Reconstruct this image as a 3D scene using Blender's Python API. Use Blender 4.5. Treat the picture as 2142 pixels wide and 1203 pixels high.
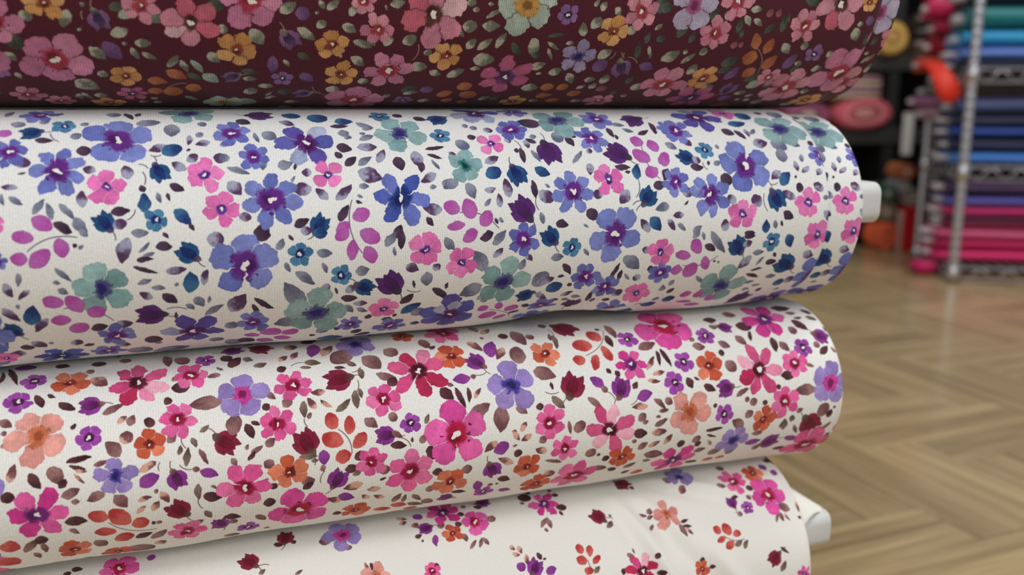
import bpy, bmesh, math, random
import numpy as np
from mathutils import Vector, Matrix

scene = bpy.context.scene
for _o in list(bpy.data.objects):
    bpy.data.objects.remove(_o, do_unlink=True)
COL = scene.collection
PI = math.pi
CAM_H = 0.45                      # camera height over the shop floor (m)

# ------------------------------------------------------------------ camera
cam_d = bpy.data.cameras.new('camera')
cam = bpy.data.objects.new('camera', cam_d)
COL.objects.link(cam)
cam.location = (0, 0, CAM_H)
cam.rotation_euler = (PI / 2 - math.radians(11.4736), 0, 0)
cam_d.sensor_width = 36.0
cam_d.lens = 36.0 * 1850.0 / 2142.0
cam_d.clip_start = 0.02
cam_d.dof.use_dof = True
cam_d.dof.focus_distance = 0.455
cam_d.dof.aperture_fstop = 5.4
cam_d.dof.aperture_blades = 0
scene.camera = cam

# ------------------------------------------------------------------ world, lamps, exposure
world = bpy.data.worlds.new('shop_ambient')
scene.world = world
world.use_nodes = True
_bg = world.node_tree.nodes['Background']
_bg.inputs['Color'].default_value = (0.92, 0.96, 1.0, 1)
_bg.inputs['Strength'].default_value = 0.43


def area(name, loc, size, power, color=(1, 1, 1), rot=(0, 0, 0)):
    d = bpy.data.lights.new(name, 'AREA')
    d.shape = 'RECTANGLE'
    d.size, d.size_y = size
    d.energy = power
    d.color = color
    o = bpy.data.objects.new(name, d)
    o.location = loc
    o.rotation_euler = rot
    COL.objects.link(o)
    return o


area('ceiling_light_aisle', (-0.2, -1.2, 2.7), (3.4, 0.8), 45, (1.0, 0.985, 0.955))
area('ceiling_light_counter', (-0.2, -2.9, 2.7), (3.4, 0.8), 55, (1.0, 0.985, 0.955))
area('ceiling_light_shop', (1.7, 1.3, 2.9), (1.6, 1.0), 50, (1.0, 0.98, 0.95))
vs = scene.view_settings
vs.view_transform = 'Standard'
vs.look = 'None'
vs.gamma = 1.0
vs.use_curve_mapping = False
vs.exposure = 0.0

# ------------------------------------------------------------------ helpers


def lin(c):
    return tuple(((x / 255) / 12.92 if x / 255 <= 0.04045 else ((x / 255 + 0.055) / 1.055) ** 2.4) for x in c) + (1.0,)


def new_mat(name, rgb, rough=0.6, metal=0.0, noise=0.0, nscale=30.0, bump=0.0, bscale=200.0, sheen=0.0, spec=0.5):
    m = bpy.data.materials.new(name)
    m.use_nodes = True
    nt = m.node_tree
    b = nt.nodes['Principled BSDF']
    b.inputs['Base Color'].default_value = lin(rgb)
    b.inputs['Roughness'].default_value = rough
    b.inputs['Metallic'].default_value = metal
    b.inputs['Specular IOR Level'].default_value = spec
    b.inputs['Sheen Weight'].default_value = sheen
    tc = nt.nodes.new('ShaderNodeTexCoord')
    if noise:
        n = nt.nodes.new('ShaderNodeTexNoise')
        n.inputs['Scale'].default_value = nscale
        n.inputs['Detail'].default_value = 4
        nt.links.new(tc.outputs['Object'], n.inputs['Vector'])
        mx = nt.nodes.new('ShaderNodeMix')
        mx.data_type = 'RGBA'
        mx.inputs['A'].default_value = tuple(c * (1 - noise) for c in lin(rgb)[:3]) + (1,)
        mx.inputs['B'].default_value = tuple(min(1, c * (1 + noise)) for c in lin(rgb)[:3]) + (1,)
        nt.links.new(n.outputs['Fac'], mx.inputs['Factor'])
        nt.links.new(mx.outputs['Result'], b.inputs['Base Color'])
    if bump:
        n2 = nt.nodes.new('ShaderNodeTexNoise')
        n2.inputs['Scale'].default_value = bscale
        nt.links.new(tc.outputs['Object'], n2.inputs['Vector'])
        bp = nt.nodes.new('ShaderNodeBump')
        bp.inputs['Strength'].default_value = bump
        bp.inputs['Distance'].default_value = 0.002
        nt.links.new(n2.outputs['Fac'], bp.inputs['Height'])
        nt.links.new(bp.outputs['Normal'], b.inputs['Normal'])
    return m


def mesh_obj(name, verts, faces, mat, parent=None, smooth=True, mats=None, fmat=None):
    me = bpy.data.meshes.new(name)
    me.from_pydata([tuple(map(float, v)) for v in verts], [], [tuple(map(int, f)) for f in faces])
    if smooth:
        me.polygons.foreach_set('use_smooth', [True] * len(me.polygons))
    for m in (mats or [mat]):
        me.materials.append(m)
    if fmat is not None:
        me.polygons.foreach_set('material_index', fmat)
    me.update()
    o = bpy.data.objects.new(name, me)
    COL.objects.link(o)
    if parent:
        o.parent = parent
    return o


def bm_obj(name, bm, mat, parent=None, smooth=False):
    me = bpy.data.meshes.new(name)
    bmesh.ops.recalc_face_normals(bm, faces=bm.faces)
    bm.to_mesh(me)
    bm.free()
    if smooth:
        me.polygons.foreach_set('use_smooth', [True] * len(me.polygons))
    me.materials.append(mat)
    o = bpy.data.objects.new(name, me)
    COL.objects.link(o)
    if parent:
        o.parent = parent
    return o


def empty(name, loc=(0, 0, 0), rz=0.0):
    o = bpy.data.objects.new(name, None)
    o.empty_display_size = 0.05
    o.location = loc
    o.rotation_euler = (0, 0, rz)
    COL.objects.link(o)
    return o


def tag(o, label=None, cat=None, group=None, kind=None):
    if label:
        o['label'] = label
    if cat:
        o['category'] = cat
    if group:
        o['group'] = group
    if kind:
        o['kind'] = kind
    return o


def add_box(bm, lo, hi, bevel=0.0):
    r = bmesh.ops.create_cube(bm, size=1.0)
    vs_ = r['verts']
    for v in vs_:
        v.co = Vector([lo[i] + (v.co[i] + 0.5) * (hi[i] - lo[i]) for i in range(3)])
    if bevel:
        es = list({e for v in vs_ for e in v.link_edges})
        bmesh.ops.bevel(bm, geom=es, offset=bevel, segments=2, affect='EDGES', profile=0.5)


def add_rod(bm, a, b, r, n=8):
    a, b = Vector(a), Vector(b)
    d = b - a
    L = d.length
    q = d.to_track_quat('Z', 'Y').to_matrix().to_4x4()
    m = Matrix.Translation((a + b) / 2) @ q
    bmesh.ops.create_cone(bm, cap_ends=True, segments=n, radius1=r, radius2=r, depth=L, matrix=m)


# ------------------------------------------------------------------ floor: herringbone boards
HB_A = math.radians(22.5)


def floor_mat():
    m = bpy.data.materials.new('oak_floor_boards')
    m.use_nodes = True
    nt = m.node_tree
    b = nt.nodes['Principled BSDF']
    tc = nt.nodes.new('ShaderNodeTexCoord')
    oi = nt.nodes.new('ShaderNodeObjectInfo')
    mp = nt.nodes.new('ShaderNodeMapping')
    mp.inputs['Scale'].default_value = (3.0, 60.0, 10.0)
    nt.links.new(tc.outputs['Object'], mp.inputs['Vector'])
    add = nt.nodes.new('ShaderNodeVectorMath')
    add.operation = 'ADD'
    nt.links.new(mp.outputs['Vector'], add.inputs[0])
    sc = nt.nodes.new('ShaderNodeVectorMath')
    sc.operation = 'SCALE'
    sc.inputs['Scale'].default_value = 37.0
    comb = nt.nodes.new('ShaderNodeCombineXYZ')
    for k in ('X', 'Y', 'Z'):
        nt.links.new(oi.outputs['Random'], comb.inputs[k])
    nt.links.new(comb.outputs['Vector'], sc.inputs[0])
    nt.links.new(sc.outputs['Vector'], add.inputs[1])
    n = nt.nodes.new('ShaderNodeTexNoise')
    n.inputs['Scale'].default_value = 1.0
    n.inputs['Detail'].default_value = 5
    n.inputs['Roughness'].default_value = 0.6
    nt.links.new(add.outputs['Vector'], n.inputs['Vector'])
    cr = nt.nodes.new('ShaderNodeValToRGB')
    cr.color_ramp.elements[0].position = 0.3
    cr.color_ramp.elements[0].color = lin((132, 111, 80))
    cr.color_ramp.elements[1].position = 0.7
    cr.color_ramp.elements[1].color = lin((184, 160, 120))
    nt.links.new(n.outputs['Fac'], cr.inputs['Fac'])
    hs = nt.nodes.new('ShaderNodeHueSaturation')
    mr = nt.nodes.new('ShaderNodeMapRange')
    mr.inputs['To Min'].default_value = 0.87
    mr.inputs['To Max'].default_value = 1.09
    nt.links.new(oi.outputs['Random'], mr.inputs['Value'])
    nt.links.new(mr.outputs['Result'], hs.inputs['Value'])
    nt.links.new(cr.outputs['Color'], hs.inputs['Color'])
    # knots
    vo = nt.nodes.new('ShaderNodeTexNoise')
    vo.inputs['Scale'].default_value = 0.35
    nt.links.new(add.outputs['Vector'], vo.inputs['Vector'])
    kr = nt.nodes.new('ShaderNodeValToRGB')
    kr.color_ramp.elements[0].position = 0.26
    kr.color_ramp.elements[0].color = (0.35, 0.3, 0.25, 1)
    kr.color_ramp.elements[1].position = 0.36
    kr.color_ramp.elements[1].color = (1, 1, 1, 1)
    nt.links.new(vo.outputs['Fac'], kr.inputs['Fac'])
    mu = nt.nodes.new('ShaderNodeMix')
    mu.data_type = 'RGBA'
    mu.blend_type = 'MULTIPLY'
    mu.inputs['Factor'].default_value = 1.0
    nt.links.new(hs.outputs['Color'], mu.inputs['A'])
    nt.links.new(kr.outputs['Color'], mu.inputs['B'])
    nt.links.new(mu.outputs['Result'], b.inputs['Base Color'])
    b.inputs['Roughness'].default_value = 0.20
    bp = nt.nodes.new('ShaderNodeBump')
    bp.inputs['Strength'].default_value = 0.25
    bp.inputs['Distance'].default_value = 0.001
    nt.links.new(n.outputs['Fac'], bp.inputs['Height'])
    nt.links.new(bp.outputs['Normal'], b.inputs['Normal'])
    return m


M_FLOOR = floor_mat()
M_GROUT = new_mat('dark_board_joint', (92, 72, 48), 0.8, noise=0.15)
bm = bmesh.new()
add_box(bm, (-3.5, -2.6, -0.06), (4.2, 4.6, -0.012))
floor = bm_obj('floor', bm, M_GROUT)
tag(floor, 'oak brown herringbone board floor', kind='structure')
PW, PLN = 0.080, 0.32
bm = bmesh.new()
add_box(bm, (0.0, 0.0, -0.012), (PLN, PW, 0.0), 0.0)
bmesh.ops.bevel(bm, geom=[e for e in bm.edges if all(v.co.z > -0.001 for v in e.verts)], offset=0.0010, segments=1, affect='EDGES')
_tmp = bm_obj('plank', bm, M_FLOOR)
plank_me = _tmp.data
bpy.data.objects.remove(_tmp)
E1 = Vector((math.cos(HB_A), math.sin(HB_A)))
E2 = Vector((math.sin(HB_A), -math.cos(HB_A)))
OFF = (0.873, -0.854 - PW)
cand = []
for m_ in range(-12, 13):
    for k in range(-80, 81):
        bp_, bq_ = OFF[0] + k * PW + m_ * PLN, OFF[1] + k * PW - m_ * PLN
        for kind in (0, 1):
            if kind == 0:
                p0, q0, cp_, cq_ = bp_, bq_, bp_ + PLN / 2, bq_ + PW / 2
            else:
                p0, q0, cp_, cq_ = bp_, bq_ + PW, bp_ + PW / 2, bq_ + PW + PLN / 2
            c = E1 * cp_ + E2 * cq_
            if -3.3 < c.x < 4.0 and -2.4 < c.y < 4.4:
                cand.append((c, kind, p0, q0))


def floor_rank(c):
    # boards in front of the fabric rack and around the pile, nearest first
    return (c[0] - Vector((1.0, 1.6))).length


cand.sort(key=lambda t: floor_rank(t))
near, rest = cand[:290], cand[290:]
ang1 = math.atan2(E1.y, E1.x)
ang2 = math.atan2(E2.y, E2.x)
G = 0.0003


def board_matrix(kind, p0, q0):
    if kind == 0:      # long side on E1; local y must point along +E2 -> mirror: start at q0+PW
        o = E1 * (p0 + G) + E2 * (q0 + PW - G)
        a = ang1
    else:
        o = E1 * (p0 + G) + E2 * (q0 + G)
        a = ang2
    return o, a


for c, kind, p0, q0 in near:
    o_, a_ = board_matrix(kind, p0, q0)
    ob = bpy.data.objects.new('plank', plank_me)
    COL.objects.link(ob)
    ob.location = (o_.x, o_.y, random.Random(int(p0 * 999 + q0 * 77)).uniform(-0.0004, 0.0004))
    ob.rotation_euler = (0, 0, a_)
    ob.scale = (1 - 2 * G / PLN, 1 - 2 * G / PW, 1)
    ob.parent = floor
vsr, fsr = [], []
for c, kind, p0, q0 in rest:
    o_, a_ = board_matrix(kind, p0, q0)
    ca, sa = math.cos(a_), math.sin(a_)
    b0 = len(vsr)
    for z in (-0.012, 0.0):
        for (x, y) in ((0, 0), (PLN - 2 * G, 0), (PLN - 2 * G, PW - 2 * G), (0, PW - 2 * G)):
            vsr.append((o_.x + x * ca - y * sa, o_.y + x * sa + y * ca, z))
    fsr += [(b0 + 4, b0 + 5, b0 + 6, b0 + 7), (b0, b0 + 1, b0 + 5, b0 + 4), (b0 + 1, b0 + 2, b0 + 6, b0 + 5), (b0 + 2, b0 + 3, b0 + 7, b0 + 6), (b0 + 3, b0, b0 + 4, b0 + 7)]
far_boards = mesh_obj('board_field', vsr, fsr, M_FLOOR, floor, smooth=False)
far_boards['kind'] = 'stuff'

M_WALL = new_mat('dark_painted_wall', (58, 55, 52), 0.9, noise=0.08, nscale=4)
bm = bmesh.new()
add_box(bm, (-3.5, 4.5, -0.06), (4.2, 4.6, 3.0))
wall = bm_obj('wall_back', bm, M_WALL)
tag(wall, 'dark painted back wall of the shop', kind='structure')

# ------------------------------------------------------------------ printed jersey: the print is drawn here in cloth millimetres
PRINT = {}
PRINT['plum'] = '''
Lg -72.6 53.6 -68.6 63.2 6.8
Ls -47.9 42.4 -50.8 50.8 5.6
Ls -66.8 44.5 -61.7 46.7 5
Lg 9.2 37.8 16 39.5 5.9
FR -76.5 48.7 11
FO -56.5 39.5 8.4
FR -55.9 67.8 15.1 -50 5
FC 1.4 47.1 12.3 -95 6
Fr -18.4 39.4 8.2
FO -28.3 78 7.3
Fr -71.8 95 7.9
Fr -59 102.6 6.9
Fm -26.5 93.3 7.4
FO -38.2 106.1 8.4
FT 14.9 104.7 10.1
FV -79.2 74.9 4.4
Uv -35.9 46.8 5.6 69.1
Lv -35.9 57.8 -29 67.1 7.6
Lw -27.6 45.5 -20.1 39.9 5.7
Lg -31.4 40.8 -24.5 40.1 4.7
Ls -17.3 41.7 -9.3 46.9 6.6
Ls -32 53.9 -24.3 51 5.5
Ls -41.4 60.2 -35.7 67.3 5.6
Ls -22.7 57.4 -15.4 58.1 4.3
Ls -24.8 60.3 -21.3 67 3.4
Ls -20 62.6 -13.8 67.1 3.3
Ls -75.8 64 -71.7 68.8 4.7
Ls -73.5 76.2 -71.8 80.7 2.9
Ls -50.4 81.2 -41 89.2 9.1
Ls -40.4 76.3 -35.5 77 4.7
Ls -9.7 71.4 -4.6 64 4.1
Ls -3.8 66.6 -1 74.8 3.1
Lw 0.8 66.4 6.2 74.7 3.4
Lw 5.7 75.4 12.9 81.8 6.3
Ls 8.6 61.9 13.1 68.2 5.5
Ls 12.8 48.2 17.4 50.8 4.8
Lo -10.4 73.5 -1.7 79.5 6.4
Lo -19.5 80.6 -10.4 82.2 6.4
Lo -19.6 91 -12.8 89.8 6.6
Lo -12.7 92 -3.6 89.7 8.9
Lo -2.4 85.7 4.8 88.6 7.4
Lg -1.5 75.6 5.5 80.2 4.4
Ls -50.8 93.6 -49.8 100.1 3.5
Ls -49.3 92.5 -44.7 100.1 2.7
Ls -43.6 94.7 -38.1 95.9 5.3
Ls -18.3 99.8 -16.1 97 3.4
Ls -18.1 105.9 -14 103.1 3.8
Ls -24.4 103.1 -20.5 104.9 4
Lw -3.3 95.5 3.1 101.2 2.9
Ls -42.5 38.9 -41.1 40.7 2.2
Ls -28.1 58.1 -25.9 58.1 2
SS -11.2 87.8 -1.8 82.9
SS -42.1 42.7 -42.2 46.5
Ls -45.1 52.2 -43.2 50.6 1.3
FR 28.1 35.7 14 60 5
FO 21.4 60.3 9.2
FO 64.8 55.6 8.3
FO 70.9 74.2 8.6
Fr 86.3 47 8.2
FR 94.2 71.5 12.6 -128 6
FC 113.1 39.1 16.5
FO 122.5 61 8.3
FV 42.4 77.9 5.5
FR 80.1 100.6 16.1
Fr 79 33.7 6.4
FV 106.5 100.4 5.7
Lv 47.5 40.9 54.3 40.1 6.5
Uv 45.2 53.8 5.9 52.9
Lv 37.5 63 37.7 74.1 5.2
Lv 51 73.8 57.1 80.2 5.8
Uv 53.3 92.4 5.4 156.9
Uv 18.8 77.5 4.9 148.6
Lv 113.4 88.3 120.5 86 7.1
Ls 40.8 40.6 48 35.4 5.3
Ls 27.8 48.8 33 57 6.7
Ls 14.1 50.9 17.4 49.1 3.6
Ls 48.6 47.6 57.1 53.5 4.8
Ls 57.9 47.3 61.3 43.5 4.1
Ls 69.3 44.8 76.2 48.9 4.8
Ls 72.2 40.5 76 35.8 4
Ls 61.7 38.3 67.5 33.6 3.9
Ls 58.2 34 60.7 37.9 3
Ls 74.9 53 84.5 56.9 4
Ls 90.8 56.1 92.7 48.4 4.9
Ls 82 51 86 55.6 4.3
Ls 75 62.1 81.4 68.1 5.2
Ls 43 64.8 45.2 69.5 2.7
Lg 48.9 60.9 55.1 65.2 4.1
Lg 23.3 72.9 31.2 74.2 4.4
Ls 23.8 78.3 30.3 79 4.1
Ls 31.2 84.7 38.6 84.6 4.3
Ls 24.4 91.6 31 88.2 7
Ls 64.1 86.7 71.2 87.7 6.8
Ls 79.4 79 85 79.8 5.1
Ls 99.1 54.1 105.7 50.3 6
Ls 104.8 68.3 113.9 68.1 6.5
Ls 115.5 71.1 121.5 74.1 4.8
Ls 110.5 58.7 114.5 59.9 4
Lg 103.1 88.4 112.2 85.1 6.5
Ls 104.9 91.9 113 89.4 4.3
Ls 45 103.5 52.6 103.5 5.7
Ls 91.8 34.7 98.9 33.4 4.6
SS 105.3 64.1 107.2 54.4
Ls 89.2 34.8 90.4 37.8 1.5
SS 57.5 84.8 64.8 93.5
Ls 34.5 97.9 40.7 95.1 3.2
Ls 34.9 95.1 38.8 89.2 1.6
Lo 124.1 94.2 130.2 90.4 6.9
Ls 115 101.2 121.5 101.2 5.4
Ls 95.3 95.9 98.8 93.2 4.2
Lg 41 91.4 47.2 89.1 6.3
Lw 20.1 104.7 31.1 102.7 10.6
Ls 56.8 40.5 58.7 39.5 1.5
FT 160.9 32.6 15.6 108 5
FV 183.7 36.6 5.8
FA 194.7 60 10.3 -78 5
FO 210.9 44.3 8.5
Fr 224.5 33.5 9.8
Fm 157.5 75.1 14.9 -95 6
Fr 254.1 80.1 14.8
Fr 222.4 100.4 9.4
FO 170 101.7 7.9
Lo 133.3 85.8 140.7 81.7 8
Lo 136 91.5 146.3 94 9
Lo 125.5 92.9 131.2 89.2 6.4
Lo 128.3 102 134.1 98.5 6.4
Lo 137.4 103.9 143.6 101.9 6.2
Lo 180.2 83.1 188.1 84.1 7.6
Lo 189.8 85.1 196.3 81.9 6.9
Lo 180.6 93.7 189.8 92.2 6.4
Lo 198.9 92.1 205.9 88.3 7.6
Lo 189 100.7 197.5 98.8 6.5
Ls 129.1 32.2 134.1 32.6 4.1
Ls 132.8 35.7 136.1 35.6 2.6
Ls 140.1 32.3 143.5 32.7 2.1
Ls 128.3 44 135.8 44.3 6.7
Ls 138.2 43.7 148.1 43.9 5.6
Ls 139.8 39.2 147.7 35.2 2.8
Ls 137.8 56.7 145 50.4 4.5
Ls 147.7 55.8 151.7 46.7 4.3
Ls 131.8 56.2 136.5 50.6 5
Ls 126.9 46.3 129.4 50.2 2.4
Ls 137 62.7 148.8 63.8 8.8
Ls 125.2 75.7 133.7 69.2 5.6
Ls 136.6 69.1 142.4 69 3
Ls 169 68.5 177.6 64.6 5.6
Ls 167.3 49.2 169.3 60.6 6.4
Lg 155.7 52.5 161.5 60.1 4.4
Ls 174.9 51.4 182.7 56.2 2.5
Ls 176.3 55.1 180.7 62.4 2
Lg 169.5 61.2 172.2 57.8 4.2
Ls 194.5 47.8 192.2 40.2 5.2
Ls 185.8 51.7 190 51.6 2.5
Ls 181.1 72.2 187.5 68.9 6
Ls 192 71.2 197.5 79.9 5.2
Ls 205.8 60.4 213.2 54.8 6.1
Ls 197.6 42.9 202.5 37.6 5.8
Ls 201.7 33.8 203.8 28.8 3.7
Ls 209.3 31.9 213.1 35.6 3.8
Ls 219.2 45.2 223.3 41.6 5.2
Lg 229 59.9 227.4 49.3 3.9
Lg 231.6 50.5 231.5 43.7 3.3
Ls 234.2 52.3 237.7 60.4 2.4
Ls 234.5 43 238.6 39.3 3.1
Lg 230 79.4 231.7 72.2 4.3
Ls 234.5 83.5 243 81.2 8
Ls 214.9 79.7 216.4 71.6 5.6
Ls 203.4 76.6 210.1 75.6 4.2
Ls 202 85 206.2 80.8 3.3
Ls 209.8 84.9 211.9 78.7 4.7
Lv 205.6 68.6 212.5 62.4 8.7
Uv 222.6 67.4 7.1 62.4
Lv 232.5 64.2 241.9 67.1 6.1
SS 213.3 61 215.5 56.1
SS 223.6 59.3 230.9 63.5
SS 220.8 56.6 221.9 60.1
Ls 169.3 84.3 178.7 84.2 7.4
Lg 156.1 100 158.8 92.6 5.5
Ls 148.7 100.1 154.3 93.9 4.3
Lg 225.5 90.6 227.9 86.9 4.2
Ls 234.1 94.6 235.6 90.5 3.7
Lm 214.1 85.9 220.5 83.6 6.4
Ls 173.6 71.9 177.3 71.9 2.4
Ls 197.1 31.8 200.1 28.4 2.7
Lg 237.6 49 242 46.4 4.8
Ls 244.5 61 248.4 57.4 5
Lg 231.3 30.5 239.9 29.1 7.9
Lg 174.1 47.8 184.6 46.9 2.4
Ls 204.6 101.5 211.8 99.6 4.9
Ls 179.3 100.7 184.5 100.7 4.9
Fa 254.7 29.1 14.7 62 5
Fr 271.9 43.7 9.9
Fr 281.2 26.4 9.9
Fr 328.1 37.7 9.9
FO 277 74 9.7
FO 368 23.1 5.6
FC 348.4 25 15.7
FR 368.1 68.1 18.5 -60 5
Fr 320.3 72.4 8
Fr 338.4 82.1 17.4
FO 364.9 98.5 9.9
FV 342.4 54.5 6.1
Fm 280 95.7 15.6
Lo 301.8 52.6 297.5 42.3 6.5
Lo 308.3 55.3 310.3 45.1 6.8
Lo 305.1 58.2 295.2 57.7 9.4
Lo 312.2 65.7 317.6 55.8 7.5
Lo 307.8 65.8 301.6 71.8 8.2
SS 302.5 51.9 310.8 69.9
Ls 275.7 35.8 279.1 31 5.5
Ls 290.3 30 297.4 29.5 4.1
Ls 287.8 33 292.8 38.8 3.5
Ls 293.8 34.6 300.3 38.6 3.3
Lg 285.8 43.3 286.1 34.2 3.9
Lg 288.7 45.7 289 40.7 2.9
Lg 302.7 42.2 309.3 37.1 4.1
Lg 313.9 41.9 313.7 31.5 4.4
Lg 316.1 36.2 315.8 30.3 2.5
Lm 301.6 33.1 304.7 29.5 4
Lm 308.1 33.5 309.4 28.8 3.3
Lm 285.8 52.4 286.7 47.7 4.5
Lm 290.4 51.6 291.1 48.2 3.1
Ls 267.1 56.9 270.2 52.7 4.9
Ls 257.4 62.9 264.5 55.6 3.8
Ls 256.8 56.5 257.7 53.7 2.7
Ls 265.3 70.7 267.8 63.5 6.2
Ls 318 48.2 324.8 54.9 5.2
Ls 332.2 51.9 334.3 47.1 5
Ls 351.8 56.4 354.4 52.1 4.2
Ls 363.7 36 367.9 35.2 3.3
Ls 363 37.9 367.4 45.5 6.3
Lg 374.9 48.1 373.2 40.1 3.5
Lv 369.2 34.5 374.4 32.5 5.4
Lv 326 65.5 330.7 54.7 7.5
Lv 291.6 74.7 296.3 64.4 6.9
Lg 331.6 66.2 339.4 65.2 5.2
Ls 346.6 65.9 353.2 64.1 4.6
Ls 332.3 60.6 337.5 62.1 4
Lw 310 81.4 318.8 76.2 8.6
Lg 305.1 75.4 316.1 69 6.5
Lg 320.5 80.2 328.2 78 5.9
Lg 283.1 67.9 292.9 66.1 4.4
Lg 283 63.2 293.4 58.5 7.7
Ls 245.1 61 254.2 55.2 7.3
Ls 352.4 86.7 357.8 85.4 5.3
Lg 348.9 75.7 351.3 71 5
Ls 355.3 110.8 355.9 100.4 8.6
Ls 328.9 105 332 96.9 7.4
Ls 306.8 89.7 313 86.5 5.3
Ls 316 92.4 321.9 90.9 3.2
Ls 313.2 98.8 314.9 95.4 3.6
Ls 318.6 98.8 322.8 97 4.4
Lv 299.4 97.2 307.1 93.9 8
Uv 299.5 83.7 6.6 -77.9
Lg 249.3 46.8 253.9 35.9 5.7
Lg 257.6 49.8 259.2 42.8 3.6
Lg 234.7 31.5 242.1 30.1 5.7
Lg 265.6 35.5 270.8 30.2 4.1
Ls 268.5 86.4 271.7 83 4.4
Ls 281.4 85.1 287.6 80.6 6.5
Lo 301.5 109.3 316.8 109.2 8.3
Lo 332.7 115.3 336 110.8 5.3
Lg 373.3 96.6 377.3 89 8.2
Lg 324.1 23.6 334.7 25.5 5
'''
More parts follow.
